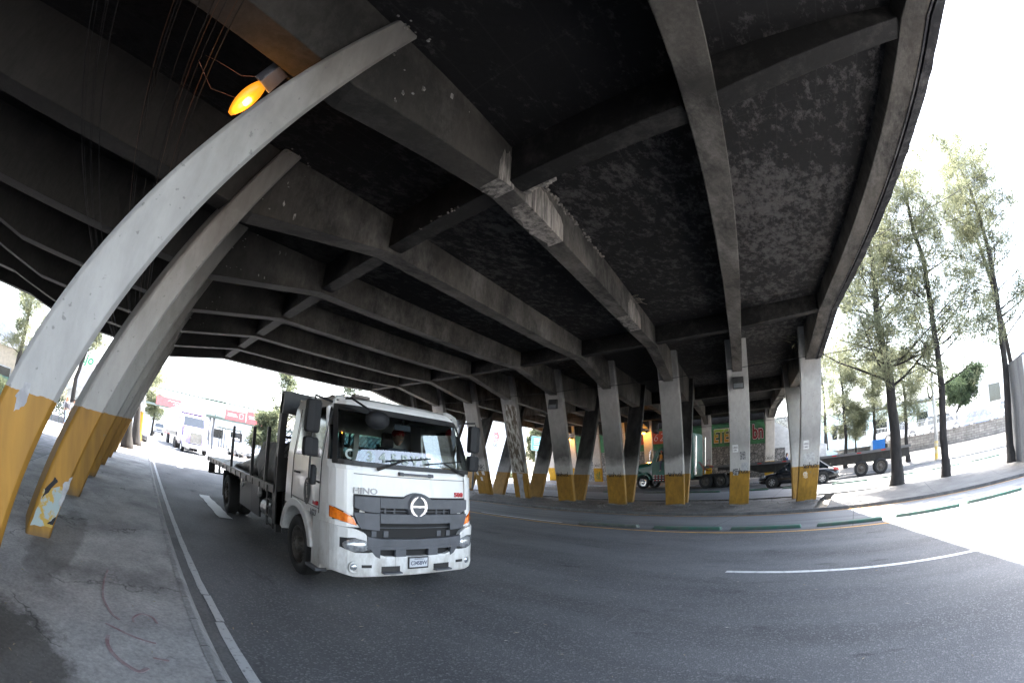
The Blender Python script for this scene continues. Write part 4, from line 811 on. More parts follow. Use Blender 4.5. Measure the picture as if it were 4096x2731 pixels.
# chassis, bed, stakes, headboard
ch = MB().box((-9.0, -.42, .62), (-.9, -.3, .85)).box((-9.0, .3, .62), (-.9, .42, .85)).box((-1.5, -.9, .36), (-1.0, .9, .46)).box((-6.3, -.9, .36), (-5.8, .9, .48))
ch.box((-.6, -.6, .45), (-.5, .6, .7)); ch.build('chassis', BLKM, tk)
MB().box((-9.0, -1.03, .985), (-2.2, 1.03, 1.05)).build('bed', M('bed_plate', (.035, .035, .036), .55, .2, col2=(.09, .088, .082), scale=3, bmp=.3), tk, bev=.006)
rl = MB()
for sg in (-1, 1): rl.box((-9.0, sg*1.05-.02, .95), (-2.2, sg*1.05+.02, 1.07))
for i in range(14): rl.box((-8.8+i*.48, -1.085, .94), (-8.74+i*.48, -1.06, 1.04))
rl.box((-9.05, -1.05, .93), (-9.0, 1.05, 1.06)); rl.build('bed_rail', BLKM, tk)
for x in (-2.72, -3.66, -5.5): MB().box((x-.025, -1.075, .93), (x+.025, -1.02, 1.93)).build('stake', BLKM, tk)
for x in (-2.8, -3.8, -5.6): MB().box((x-.025, 1.02, .93), (x+.025, 1.075, 1.93)).build('stake', BLKM, tk)
hbd = MB().box((-2.22, -1.06, .5), (-2.1, -.96, 2.42)).box((-2.22, .96, .5), (-2.1, 1.06, 2.42)).box((-2.2, -1.06, 1.0), (-2.12, 1.06, 1.5)).box((-2.22, -1.06, 2.14), (-2.06, 1.06, 2.46)).box((-2.2, -.04, 1.5), (-2.14, .04, 2.14)).box((-2.2, -1.0, 1.78), (-2.15, 1.0, 1.82)).build('headboard', BLKM, tk)
gm = MB()
for i in range(44):
    y = -1.5+i*.075
    for d in (.5,):
        a, b = max(-.96, y), min(.96, y+d)
        if b > a: gm.tube([(-2.17, a, 1.5+(a-y)/d*.64), (-2.17, b, 1.5+(b-y)/d*.64)], .008, 3)
    a, b = max(-.96, y), min(.96, y+.5)
    if b > a and i % 2 == 0: gm.tube([(-2.165, a, 2.14-(a-y)/.5*.64), (-2.165, b, 2.14-(b-y)/.5*.64)], .006, 3)
gm.build('headboard_mesh', BLKM, hbd)
MB().tube([(-3.1, -.85, .62), (-2.6, -.85, .62)], .16, 16).build('air_tank', STEEL, tk)
ld = MB()
for z in (.42, .55, .68, .8): ld.box((-2.65, -1.03, z), (-2.3, -1.0, z+.025))
ld.box((-2.66, -1.035, .4), (-2.62, -1.0, .95)).box((-2.32, -1.035, .4), (-2.28, -1.0, .95)).box((-2.2, -1.04, .38), (-2.1, -.95, 1.0)); ld.build('side_ladder', BLKM, tk)
MB().box((-4.7, -1.0, .42), (-3.75, -.6, .95)).build('tool_box', M('box_dark', (.05, .055, .06), .5), tk, bev=.01)
MB().box((-3.75, -1.0, .42), (-3.2, -.96, .93)).build('side_panel', M('box_dark2', (.03, .032, .035), .5), tk)
MB().box((-6.62, -1.0, .3), (-6.58, -.55, .9)).build('mud_flap', RUBBER, tk)
MB().box((-9.1, -1.0, .62), (-9.0, -.8, .9)).box((-9.1, -1.0, .6), (-8.9, .9, .64)).build('rear_lamp_box', BLKM, tk)
for x in (-3.0, -4.3, -6.9): MB().box((x-.03, -1.08, .82), (x+.03, -1.03, .95)).ell((x, -1.05, .84), (.05, .04, .06), 10, 6).build('strap_winch', STEEL, tk)
for sg in (-1, 1):
    wheel(tk, (-1.23, sg*1.02, .405), .405, .27, side=sg); wheel(tk, (-6.03, sg*1.02, .42), .42, .26, side=sg); wheel(tk, (-6.03, sg*.72, .42), .42, .26, side=sg)
# driver
dv = thing('person', 'truck driver in a red cap and grey shirt seated behind the windscreen', 'person', (TO[0]-1.32, TO[1]+.48, 1.32))
me = skinmesh([((0, 0, .02), .13), ((0, 0, .25), (.11, .15)), ((.02, 0, .43), (.09, .16)), ((.03, 0, .53), .055), ((.05, 0, .60), .05), ((.1, -.2, .42), .055), ((.2, -.27, .2), .045), ((.42, -.16, .27), .033), ((.1, .2, .42), .055), ((.2, .27, .2), .045), ((.42, .16, .27), .033), ((.3, -.1, .0), .08), ((.3, .1, .0), .08), ((.5, -.1, -.2), .05), ((.5, .1, -.2), .05)],
    [(0, 1), (1, 2), (2, 3), (3, 4), (2, 5), (5, 6), (6, 7), (2, 8), (8, 9), (9, 10), (0, 11), (0, 12), (11, 13), (12, 14)], 1)
hbm = MB(); head_mb(hbm, (.06, 0, .68), 1.0, R(-8), R(4)); hm = bpy.data.meshes.new('h'); hm.from_pydata(hbm.v, [], hbm.f); b = bmesh.new(); b.from_mesh(me); b.from_mesh(hm)
for sg in (-1, 1):                                           # hands: palm, four fingers and thumb on the wheel
    hh = MB(); pc = Vector((.46, sg*.17, .285)); hh.ell(tuple(pc), (.045, .02, .04), 10, 6)
    for i in range(4): hh.tube([pc+Vector((.03, 0, .028-.018*i)), pc+Vector((.06, -sg*.01, .03-.018*i)), pc+Vector((.065-.004*i, -sg*.035, .028-.018*i))], [.009, .0085, .007], 6)
    hh.tube([pc+Vector((0, -sg*.015, .02)), pc+Vector((.03, -sg*.035, .035))], [.011, .008], 6)
    h2 = bpy.data.meshes.new('h'); h2.from_pydata(hh.v, [], hh.f); b.from_mesh(h2)
b.to_mesh(me); b.free(); me.name = 'body'; me.materials.clear(); me.shade_smooth(); fuse(me, .0042); link('body', me, SKIN, dv)
me = skinmesh([((0, 0, .0), .15), ((0, 0, .25), (.125, .165)), ((.02, 0, .42), (.105, .175)), ((.03, 0, .49), .08), ((.1, -.2, .42), .07), ((.2, -.27, .22), .06), ((.1, .2, .42), .07), ((.2, .27, .22), .06)], [(0, 1), (1, 2), (2, 3), (2, 4), (4, 5), (2, 6), (6, 7)], 1); link('shirt', me, M('shirt_grey', (.11, .13, .17), .9), dv)
MB().ell((.045, 0, .715), (.112, .088, .095), 18, 10).build('cap', M('cap_red', (.42, .008, .012), .8), dv, smooth=True)
MB().loft([[(.12+.08*math.cos(a)*1, .075*math.sin(a), .735+d) for a in [i*math.pi/8-math.pi/2 for i in range(9)]] for d in (0, .008)], True).build('cap_peak', M('cap_red', (.35, .01, .012), .8), dv)
MB().tube([(.155, -.03, .635), (.165, 0, .643), (.155, .03, .635)], .006, 6).build('moustache', M('moustache', (.2, .18, .17), .9), dv)
MB().ell((.04, 0, .69), (.098, .082, .06), 14, 8).build('hair', HAIR, dv, smooth=True)
for sg in (-1, 1): MB().ell((.143, sg*.031, .694), (.008, .013, .007), 8, 6).build('eye', M('eye', (.03, .02, .02), .3), dv)
# cargo
TARP = M('tarp_grey', (.17, .17, .175), .6, col2=(.28, .28, .285), scale=3, bmp=.6, bscale=7); TARPD = M('tarp_dark', (.012, .012, .014), .5, bmp=.6, bscale=7)
def tz(p): return (p[0]+TO[0], p[1]+TO[1], p[2])
cg = MB(); rings = []
for i in range(9):
    t_ = i/8; x = -2.55-1.35*t_; wv = .03*math.sin(i*2.2)
    rings.append([tz(p) for p in ((x, -.86-wv*.5, 1.06), (x, -.87+wv, 1.35), (x, -.8, 1.70+wv*.5), (x, -.2, 1.74-wv*.4), (x, .5, 1.68), (x, .6+wv, 1.4), (x, .62, 1.06))])
tag(cg.loft(rings).build('tarpaulin_load', TARP, smooth=True), 'grey tarpaulin wrapped load strapped behind the truck headboard', 'cargo')
cg = MB(); rings = []
for i in range(12):
    t_ = i/11; x = -3.92-2.5*t_; zt_ = 1.66-.58*t_**.8; wv = .03*math.sin(i*1.9)
    rings.append([tz(p) for p in ((x, -.85+.1*t_, 1.06), (x, -.8+wv, 1.06+(zt_-1.06)*.6), (x, -.68, zt_+wv*.4), (x, .2, zt_-wv*.3), (x, .55, 1.06))])
tag(cg.loft(rings).build('tarpaulin_slope', TARPD, smooth=True), 'black tarpaulin sloping down to the rear of the truck bed', 'cargo')
STR = M('strap_beige', (.4, .38, .32), .8); rnd = random.Random(8)
for (x0, x1, zt_) in ((-2.9, -4.2, 1.74), (-3.3, -5.4, 1.7), (-3.1, -3.3, 1.76), (-4.4, -6.6, 1.45), (-2.8, -3.1, 1.5)):
    a, b_ = Vector(tz((x0, -.78, zt_+.02))), Vector(tz((x1, -1.03, 1.06))); m_ = MB(); d = Vector((.022, 0, .008))
    m_.hexa([tuple(a-d), tuple(a+d), tuple(a+d+Vector((0, 0, .004))), tuple(a-d+Vector((0, 0, .004)))], [tuple(b_-d), tuple(b_+d), tuple(b_+d+Vector((0, 0, .004))), tuple(b_-d+Vector((0, 0, .004)))])
    tag(m_.build('cargo_strap', STR), 'beige webbing strap holding down the load on the truck bed', 'strap', 'webbing straps over the truck load')
#@@PART2B
# ---------------------------------------------------------------- cars
def car(label, loc, rz, paint, L=4.7, W=1.78, H=1.45, kind='sedan', group=None, near=True, name='car', rear_red=True):
    """front at +x/2, centred; z from the road"""
    o = thing(name, label, 'car', loc, rz, group); hl = L/2; rf = H
    if kind == 'sedan': tab = [(-hl, .62, .9), (-hl+.08, .80, .98), (-hl+.5, .93, 1.0), (-hl+1.0, .96, 1.0), (-.3, .93, 1.0), (.75, .90, 1.0), (1.25, .86, .99), (hl-.45, .76, .97), (hl-.12, .64, .9), (hl, .5, .78)]; gh = [(-hl+.62, .93), (-hl+1.35, rf-.06), (-.45, rf), (.2, rf-.02), (.62, rf-.13), (1.35, .87)]
    elif kind == 'suv': tab = [(-hl, .7, .92), (-hl+.08, 1.0, .98), (-hl+.5, 1.05, 1.0), (0, 1.03, 1.0), (.9, 1.0, 1.0), (1.3, .97, .99), (hl-.4, .9, .97), (hl-.1, .75, .92), (hl, .6, .82)]; gh = [(-hl+.15, 1.02), (-hl+.5, rf-.06), (-.5, rf), (.3, rf-.02), (.65, rf-.1), (1.25, .98)]
    elif kind == 'pickup': tab = [(-hl, .85, .96), (-hl+.05, 1.02, 1.0), (-.3, 1.04, 1.0), (.8, 1.0, 1.0), (1.2, .98, .99), (hl-.4, .92, .97), (hl-.1, .78, .92), (hl, .62, .84)]; gh = [(-.75, 1.02), (-.6, rf-.04), (0, rf), (.45, rf-.06), (1.1, .99)]
    rings = []; hw = W/2
    for x, zt, k in tab:
        w_ = hw*k; e = abs(x) > hl-.15; zb = .24 if e else .18
        rings.append([(x, -w_*.92, zb), (x, -w_, zb+.14), (x, -w_*1.0, (zb+zt)/2), (x, -w_*.97, zt-.12), (x, -w_*.86, zt-.015), (x, -w_*.4, zt+.012), (x, w_*.4, zt+.012), (x, w_*.86, zt-.015), (x, w_*.97, zt-.12), (x, w_, (zb+zt)/2), (x, w_, zb+.14), (x, w_*.92, zb)])
    body = MB().loft(rings).build('body', paint, o, smooth=True); body.modifiers.new('s', 'SUBSURF').render_levels = 1
    ed = [(x, z) for x, z in gh]
    def gring(x, z):
        base = float(np.interp(x, [t_[0] for t_ in tab], [t_[1] for t_ in tab]))-.03; kk = (z-base)/(rf-base)
        w0 = hw*.90; w1 = hw*(.90-.2*kk); return [(x, -w0, base), (x, -w1, max(z, base+.01)), (x, w1, max(z, base+.01)), (x, w0, base)]
    xs_ = [e[0] for e in ed]; 
    gl = MB().loft([gring(x, z) for x, z in ed]).build('windows', DGLASS, o)
    r_ = MB(); zf = interp(ed)
    tx = [x for x, z in ed if z > rf-.16]; xs2 = np.linspace(min(tx)-.02, max(tx)+.04, 8)
    def top(x, f_, up): 
        z = zf(x); q = gring(x, z); a, b = q[1], q[2]; return [(x, a[1]*1.01, z-.035+up), (x, a[1]*.95, z+.012+up), (x, b[1]*.95, z+.012+up), (x, b[1]*1.01, z-.035+up)]
    r_.loft([top(x, 1, .004) for x in xs2])
    for sg in (-1, 1):
        for a, b in ((ed[0], [e for e in ed if e[1] > rf-.16][0]), ([e for e in ed if e[1] > rf-.16][-1], ed[-1])):
            qa, qb = gring(*a), gring(*b); pa, pb = Vector(qa[1] if sg < 0 else qa[2]), Vector(qb[1] if sg < 0 else qb[2]); r_.tube([pa, pb], .035, 5)
        xm = -.15; q = gring(xm, zf(xm)); r_.tube([Vector(q[0] if sg < 0 else q[3]), Vector(q[1] if sg < 0 else q[2])], .03, 5)
    r_.build('roof', paint, o, bev=.01)
    R_ = .325 if kind == 'sedan' else .36; xa, xb_ = -hl+.98, hl-.88
    for x in (xa, xb_):
        for sg in (-1, 1):
            ya, yb = sorted((sg*(hw+.012), sg*(hw-.3))); MB().cyl((x, R_), R_+.055, ya, yb, 'y', 24).build('wheel_well', BLACK, o)
            wheel(o, (x, sg*(hw+.03), R_), R_, .2, rim=ALLOY, side=sg, spokes=7)
    for sg in (-1, 1):
        y = sg*hw*.72
        MB().hexa([(hl-.36, y-.13, .6), (hl-.08, y-.17*1, .56), (hl-.08, y+.1, .56), (hl-.36, y+.22*1, .6)][::1], [(hl-.42, y-.13, .74), (hl-.16, y-.17, .69), (hl-.16, y+.1, .69), (hl-.42, y+.22, .74)]).build('headlight', M('headlight_clear', (.6, .62, .65), .1, .6), o, bev=.02)
        MB().hexa([(-hl+.3, y-.1, .72), (-hl-.01, y-.12, .7), (-hl-.01, y+.14, .7), (-hl+.3, y+.24, .72)], [(-hl+.3, y-.1, .87), (-hl+.03, y-.12, .84), (-hl+.03, y+.14, .84), (-hl+.3, y+.24, .87)]).build('tail_light', REDL, o, bev=.02)
        MB().ell((.72, sg*(hw+.06), .97), (.07, .09, .06), 10, 6).build('wing_mirror', paint, o, smooth=True)
        for x in (-.75, .3): MB().box((x, sg*hw*.985-.012, .8), (x+.16, sg*hw*.985+.012, .825)).build('door_handle', CHROME, o)
    MB().box((hl-.1, -.5, .42), (hl+.02, .5, .56)).build('grille', BLACK, o, bev=.02); MB().box((hl-.01, -.22, .34), (hl+.03, .22, .45)).build('number_plate', PLATE, o); MB().box((-hl-.03, -.22, .5), (-hl+.05, .22, .62)).build('number_plate', PLATE, o)
    MB().box((-hl-.02, -hw*.8, .27), (-hl+.08, hw*.8, .36)).build('bumper', BLACK, o)
    return o
PBLK = M('paint_black', (.012, .013, .016), .2, coat=.8); PSIL = M('paint_silver', (.42, .43, .46), .3, .5, coat=.6); PWHT = M('paint_white', (.62, .62, .62), .3, coat=.6); PBLU = M('paint_blue', (.08, .14, .28), .3, coat=.6); PRED = M('paint_red', (.4, .03, .03), .3, coat=.6)
car('black sedan stopped on the far road beside the green lane blocks', (-3.45, 27.6, .435), math.pi+.02, PBLK, L=4.95, W=1.8, H=1.47)
car('silver sedan coming along the sunlit road right of the pale violet truck', (-51, 11.6, 0), .1, PSIL, L=4.6)
car('dark car parked at the kerb beyond the pavement trees', (-39.5, -.4, 0), 0, M('paint_grey', (.06, .06, .065), .3, coat=.5), L=4.3, H=1.5, kind='suv')
car('red car far down the road behind the small white truck', (-108, 6, 0), 0, PRED, L=4.4)
car('pale van far down the road behind the silver sedan', (-72, 15.5, 0), 0, PWHT, L=5.0, W=1.9, H=2.0, kind='suv')
# ---------------------------------------------------------------- conventional tractor units
TREFL = None
def tractor(label, loc, rz, pm, sleeper=True, drv=False):
    """front at x=0, length to -8; height 3.9"""
    o = thing('tractor_truck', label, 'truck', loc, rz)
    hood = []
    for x, w_, zt in ((-.02, .62, 1.45), (-.15, .72, 1.72), (-.6, .80, 1.88), (-1.2, .86, 1.98), (-1.9, .95, 2.08)):
        hood.append([(x, -w_, .78), (x, -w_*1.0, zt-.35), (x, -w_*.85, zt-.1), (x, -w_*.45, zt), (x, w_*.45, zt), (x, w_*.85, zt-.1), (x, w_, zt-.35), (x, w_, .78)])
    MB().loft(hood).build('hood', pm, o, smooth=False, bev=.04)
    for sg in (-1, 1):
        ya, yb = sorted((sg*.62, sg*1.14)); archring(-1.2, .5, .56, .72, ya, yb, R(12), R(165), 14).build('fender', pm, o, smooth=False, bev=.03)
        MB().hexa([(-.55, ya, .72), (-.1, ya+(.0 if sg > 0 else .2), .72), (-.1, yb-(.2 if sg > 0 else 0), .72), (-.55, yb, .72)], [(-.75, ya, 1.3), (-.2, ya+(.0 if sg > 0 else .2), 1.12), (-.2, yb-(.2 if sg > 0 else 0), 1.12), (-.75, yb, 1.3)]).build('fender_nose', pm, o, bev=.05)
        MB().ell((-.3, sg*.88, 1.0), (.14, .15, .12), 14, 8).build('headlight', M('headlight_clear', (.6, .62, .65), .1, .6), o, smooth=True)
    MB().box((-.12, -1.12, .42), (.1, 1.12, .74)).build('bumper', M('bumper_chrome', (.6, .6, .62), .3, .6) , o, bev=.05)
    g = MB().box((-.02, -.5, .8), (.03, .5, 1.66)).build('grille_frame', CHROME, o, bev=.03); gm = MB()
    for i in range(13): gm.box((.03, -.45+i*.075-.012, .84), (.05, -.45+i*.075+.012, 1.6))
    gm.build('grille_bar', BLACK, g)
    cabp = [(-1.85, .7), (-1.85, 2.05), (-2.25, 2.85), (-2.6, 3.0), (-3.7, 3.05), (-3.7, .7)]
    cb_ = MB().prism(cabp, 'y', -1.05, 1.05).build('cab', pm, o, bev=.05)
    wsm = MB().hexa([(-1.9, -.92, 2.12), (-1.86, -.92, 2.10), (-1.86, .92, 2.10), (-1.9, .92, 2.12)], [(-2.27, -.88, 2.84), (-2.21, -.88, 2.82), (-2.21, .88, 2.82), (-2.27, .88, 2.84)]).build('windscreen', DGLASS, o)
    for sg in (-1, 1):
        ya, yb = sorted((sg*1.04, sg*1.06)); MB().poly([(-2.2, ya, 2.02), (-3.35, ya, 1.98), (-3.35, ya, 2.72), (-2.5, ya, 2.72)], (0, yb-ya, 0)).build('side_window', DGLASS, o)
        MB().tube([(-2.1, sg*1.1, 2.85), (-1.95, sg*1.42, 2.85), (-1.95, sg*1.42, 1.95), (-2.1, sg*1.1, 1.95)], .02, 5).build('mirror_arm', CHROME, o); MB().box((-2.0, sg*1.42-.1, 2.1), (-1.9, sg*1.42+.1, 2.75)).build('side_mirror', CHROME, o, bev=.03)
        MB().tube([(-4.25 if not sleeper else -5.35, sg*.98, 1.0), (-4.25 if not sleeper else -5.35, sg*.98, 3.7)], .07, 10).build('exhaust_stack', CHROME, o)
        MB().box((-3.9, min(sg*.8, sg*1.12), .5), (-2.05, max(sg*.8, sg*1.12), .98)).build('side_skirt', BLACK, o, bev=.04)
        rf = MB()
        for z in (.62, .80, .96):
            for i in range(7): rf.box((-3.85+i*.26, sg*1.13-.006, z), (-3.85+i*.26+.13, sg*1.13+.006, z+.045))
        rf.build('reflector_strip', REDL, o); rf = MB()
        for z in (.62, .80, .96):
            for i in range(7): rf.box((-3.72+i*.26, sg*1.13-.006, z), (-3.72+i*.26+.13, sg*1.13+.006, z+.045))
        rf.build('reflector_strip', WST, o)
    if sleeper:
        MB().prism([(-3.65, .7), (-3.65, 3.1), (-2.75, 3.1), (-2.9, 3.4), (-3.7, 3.85), (-4.2, 3.95), (-5.15, 3.95), (-5.15, .7)], 'y', -1.08, 1.08).build('sleeper', pm, o, bev=.06)
        ms = MB()
        for sg in (-1, 1):
            for i in range(18): ms.box((-3.9, sg*1.085-.006, 1.1+i*.15), (-3.86, sg*1.085+.006, 1.15+i*.15))
        ms.build('marker_dot', AMBER, o)
        for i in range(5): MB().ell((-2.85, -.7+i*.35, 3.12), (.06, .05, .04), 8, 5).build('roof_marker', AMBER, o)
        ca = MB()
        for i in range(3): ca.tube([(-5.2, -.3+i*.2, 1.9), (-5.6, -.35+i*.2, 1.35), (-6.0, -.3+i*.2, 1.2), (-6.2, -.2, 1.3)], .018, 5)
        ca.build('air_hose', M('hose', (.3, .04, .06), .5), o)
    MB().box((-8.0, -.45, .6), (-.6, -.32, .85)).box((-8.0, .32, .6), (-.6, .45, .85)).box((-7.3, -.4, .85), (-6.2, .4, 1.0)).build('chassis', BLKM, o)
    for sg in (-1, 1):
        wheel(o, (-1.2, sg*1.12, .49), .49, .28, rim=CHROME, side=sg, nuts=10)
        for x in (-6.15, -7.3): wheel(o, (x, sg*1.15, .49), .49, .28, rim=M('rim_steel', (.07, .06, .055), .6, .4, col2=(.15, .14, .13), scale=9), side=sg, nuts=10); wheel(o, (x, sg*.82, .49), .49, .28, side=sg)
    return o
PGRN = M('paint_green', (.008, .10, .078), .3, coat=.5); PPUR = M('paint_pale_violet', (.34, .28, .46), .3, coat=.6)
tg = tractor('dark green tractor truck with tall sleeper passing behind the columns', (-16.75, 31.75, .46), math.pi, PGRN)
tp = tractor('pale violet tractor truck with chrome grille coming down the sunlit road', (-36.6, 4.62, 0), .03, PPUR)
MB().prism([(-5.2, 1.0), (-5.2, 3.6), (-14.5, 3.6), (-14.5, 1.0)], 'y', -1.1, 1.1)
tb = thing('box_trailer', 'pale box trailer behind the pale violet tractor truck', 'trailer', (-42.4, 4.5, 0), .03)
MB().box((-12, -1.12, 1.05), (-.6, 1.12, 1.4)).build('trailer_frame', BLKM, tb); MB().box((-12, -1.12, 1.4), (-.8, 1.12, 3.75)).build('trailer_box', PWHT, tb, bev=.03)
for x in (-9.5, -10.8):
    for sg in (-1, 1): wheel(tb, (x, sg*1.12, .48), .48, .27, side=sg)
# flatbed trailer on the far road
fb = thing('flatbed_trailer', 'empty black flatbed trailer with two rear axles behind the green tractor', 'trailer', (1.2, 30.6, .46))
MB().box((-11.9, .0, 1.42), (2.9, 2.3, 1.54)).build('deck', M('deck_wood', (.06, .055, .05), .8, col2=(.12, .11, .1), scale=3), fb, bev=.01)
fm = MB()
for y in (.35, 1.85): fm.prism([(-11.0, 1.42), (-11.0, 1.2), (-8.8, 1.15), (-7.8, .85), (2.8, .85), (2.8, 1.42)], 'y', y, y+.12)
fm.build('main_beam', BLKM, fb); sr = MB().box((-11.9, -.03, 1.4), (2.9, .0, 1.56)).build('side_rail', M('rail_grey', (.1, .1, .105), .5), fb)
rf = MB()
for i in range(8): rf.box((-11.5+i*1.75, -.045, 1.46), (-11.2+i*1.75, -.03, 1.51))
rf.build('reflector_strip', REDL, sr)
MB().box((-6.9, .3, .25), (-6.75, .42, 1.2)).box((-6.9, 1.9, .25), (-6.75, 2.02, 1.2)).box((-7.0, .25, .2), (-6.65, .5, .25)).build('landing_leg', BLKM, fb)
for x in (-.7, .7):
    for y, sg in ((0, -1), (.33, -1), (2.3, 1), (1.97, 1)): wheel(fb, (x, y, .5), .5, .26, rim=M('rim_steel', (.07, .06, .055), .6, .4, col2=(.15, .14, .13), scale=9), side=sg)
# small white truck far down the road
wt = thing('box_truck', 'small white box truck far down the road left of the pale violet truck', 'truck', (-79, 3.1, 0), .03)
MB().prism([(0, .5), (.02, 1.25), (-.25, 2.05), (-1.5, 2.1), (-1.5, .5)], 'y', -.95, .95).build('cab', PWHT, wt, bev=.05); MB().hexa([(.03, -.85, 1.3), (.0, -.85, 1.3), (.0, .85, 1.3), (.03, .85, 1.3)], [(-.2, -.8, 1.95), (-.25, -.8, 1.95), (-.25, .8, 1.95), (-.2, .8, 1.95)]).build('windscreen', DGLASS, wt)
MB().box((-6, -1.05, .8), (-1.6, 1.05, 2.9)).build('cargo_box', PWHT, wt, bev=.03); MB().box((-.05, -.9, .42), (.08, .9, .62)).build('bumper', GREY, wt); MB().box((.0, -.55, .72), (.04, .55, 1.0)).build('grille', GREY, wt)
for x in (-.8, -4.6):
    for sg in (-1, 1): wheel(wt, (x, sg*.95, .4), .4, .24, side=sg)
# ---------------------------------------------------------------- lane separator blocks
GBLK = M('block_green', (.04, .115, .085), .6, col2=(.08, .11, .09), scale=4); GBLK2 = M('block_green_worn', (.08, .10, .085), .7, col2=(.14, .14, .13), scale=5)
def block(x0, x1, y, z, label, mt, slope=0, grp='green lane separator blocks'):
    mb = MB(); d = (x1-x0); w_ = .11; h_ = .085
    mb.prism([(0, 0), (.03, h_), (d-.03, h_), (d, 0)], 'y', -w_, w_); o = mb.build('lane_block', mt, bev=.02); o.location = (x0, y, z); o.rotation_euler = (0, 0, math.atan2(slope, d)); return tag(o, label, 'lane divider', grp)
NB = [(-8.3, -6.25, 12.1, 'worn'), (-5.72, -3.68, 12.12, ''), (-3.4, -1.42, 12.15, ''), (-1.0, .86, 12.2, ''), (1.24, 3.2, 12.4, ''), (3.5, 5.45, 12.65, ''), (5.9, 7.9, 12.75, '')]
NBL = ['worn grey green block nearest the truck', 'green block in the shade, left of the three middle ones', 'green block straight in front of the tagged column', 'green block at the corner of the deck shadow', 'first green block out in the sun', 'second green block out in the sun', 'last sunlit green block by the frame edge']
for (a, b, y, q), lb in zip(NB, NBL): block(a, b, y, .006, lb+' on the near bus lane', GBLK2 if q else GBLK, .05)
FBL = ['left of the green tractor', 'under the green tractor cab', 'below the tractor rear wheels', 'behind the poster column', 'beside the black sedan', 'right of the edge column', 'in the sun beyond the first tree', 'in the sun beyond the second tree', 'far right, beyond the third tree']
for i, lb in enumerate(FBL): x = -15.8+i*2.9; block(x, x+2.1, 25.6+(.18*max(0, i-5)), .405, 'green far lane block '+lb, GBLK2 if i == 1 else GBLK)
# ---------------------------------------------------------------- lamps on the structure
SOD = (1., .42, .06)
LENS = M('sodium_lens', (.5, .2, .03), .3, emis=(1, .30, .01), es=.12); HOTL = M('sodium_core', (.8, .6, .3), .3, emis=(1, .5, .09), es=.65)
lp = thing('street_lamp', 'glowing orange lamp fixed behind the nearest slanted column', 'lamp', (-3.35, .12, 4.62))
d_ = Vector((-.24, -.17, -.30)).normalized(); side_ = d_.cross(Vector((0, 0, 1))).normalized(); up_ = side_.cross(d_).normalized()
def lampell(c0, c1, r, n=12, m=9, flat=.75):
    rg = []
    for i in range(m+1):
        t_ = i/m; q = math.sin(math.pi*min(.97, .12+t_*.86))**.6*r; c = c0.lerp(c1, t_); rg.append([tuple(c+q*(math.cos(2*math.pi*k/n)*side_+flat*math.sin(2*math.pi*k/n)*up_)) for k in range(n)])
    return rg
o_ = lp.location; MB().loft(lampell(d_*.02, d_*.42, .10)).build('lens', LENS, lp, smooth=True); MB().loft(lampell(d_*.12+up_*.0, d_*.34, .075, flat=1.08)).build('bulb', HOTL, lp, smooth=True)
MB().hexa([tuple(side_*a*.09+up_*b*.09+d_*.03) for a, b in ((-1, -1), (1, -1), (1, 1), (-1, 1))], [tuple(side_*a*.08+up_*b*.08-d_*.2) for a, b in ((-1, -1), (1, -1), (1, 1), (-1, 1))]).build('ballast_box', M('ballast', (.12, .12, .13), .5), lp, bev=.01)
MB().tube([-d_*.18, (.05, .3, .12), (.1, .55, .12)], .025, 6).build('bracket', BLKM, lp)
w_ = MB(); w_.tube([-d_*.05+up_*.08, (-.15, -.25, .1), (-.2, -.55, .2), (-.35, -.75, .35)], .0025, 4).tube([-d_*.1+up_*.08, (-.3, -.15, -.05), (-.5, -.5, .1), (-.4, -.8, .3)], .0025, 4); w_.build('loose_wire', M('copper_wire', (.3, .12, .06), .5), lp)
pl_ = bpy.data.lights.new('lamp_light', 'POINT'); pl_.energy = 2.0; pl_.color = SOD; pl_.shadow_soft_size = .08; po = bpy.data.objects.new('lamp_light', pl_); C.objects.link(po); po.parent = lp; po.location = d_*.3-up_*.13
for i, (x, z, lb) in enumerate(((-28.25, 5.2, 'orange sodium lamp on a far column left of the dark props'), (-19.65, 5.45, 'orange sodium lamp on the far column above the green cab'))):
    y = 38.75; lo = thing('wall_lamp', lb, 'lamp', (x, y, z))
    MB().prism([(-.25, 0), (.25, 0), (.17, .2), (-.17, .2)], 'y', -.1, .3).build('housing', BLKM, lo, bev=.02); MB().ell((0, .0, -.04), (.24, .16, .12), 12, 8).build('lens', HOTL, lo, smooth=True)
    pl_ = bpy.data.lights.new('lamp_light', 'POINT'); pl_.energy = 22; pl_.color = SOD; pl_.shadow_soft_size = .15; po = bpy.data.objects.new('lamp_light', pl_); C.objects.link(po); po.parent = lo; po.location = (0, -.35, -.3)
for k, lb in ((-1, 'square black floodlight below the girder on the poster column'), (-4, 'square black floodlight on the sooty column left of centre')):
    o, fr = F['mid', k]; u0_ = .44; a = Vector(fr(u0_, 4.88, .06)); fl_ = thing('floodlight', lb, 'floodlight', a, GA)
    MB().prism([(-.08, -.21), (-.27, -.23), (-.2, .24), (-.08, .24)][::1], 'x', -.22, .22).build('housing', BLKM, fl_, bev=.015)
    MB().hexa([(-.19, -.285, -.2), (.19, -.285, -.2), (.19, -.27, -.2), (-.19, -.27, -.2)], [(-.19, -.25, -.02), (.19, -.25, -.02), (.19, -.235, -.02), (-.19, -.235, -.02)]).build('glass', M('flood_glass', (.16, .17, .18), .2), fl_)
    MB().box((-.06, -.1, -.06), (.06, .12, .06)).build('bracket', BLKM, fl_)
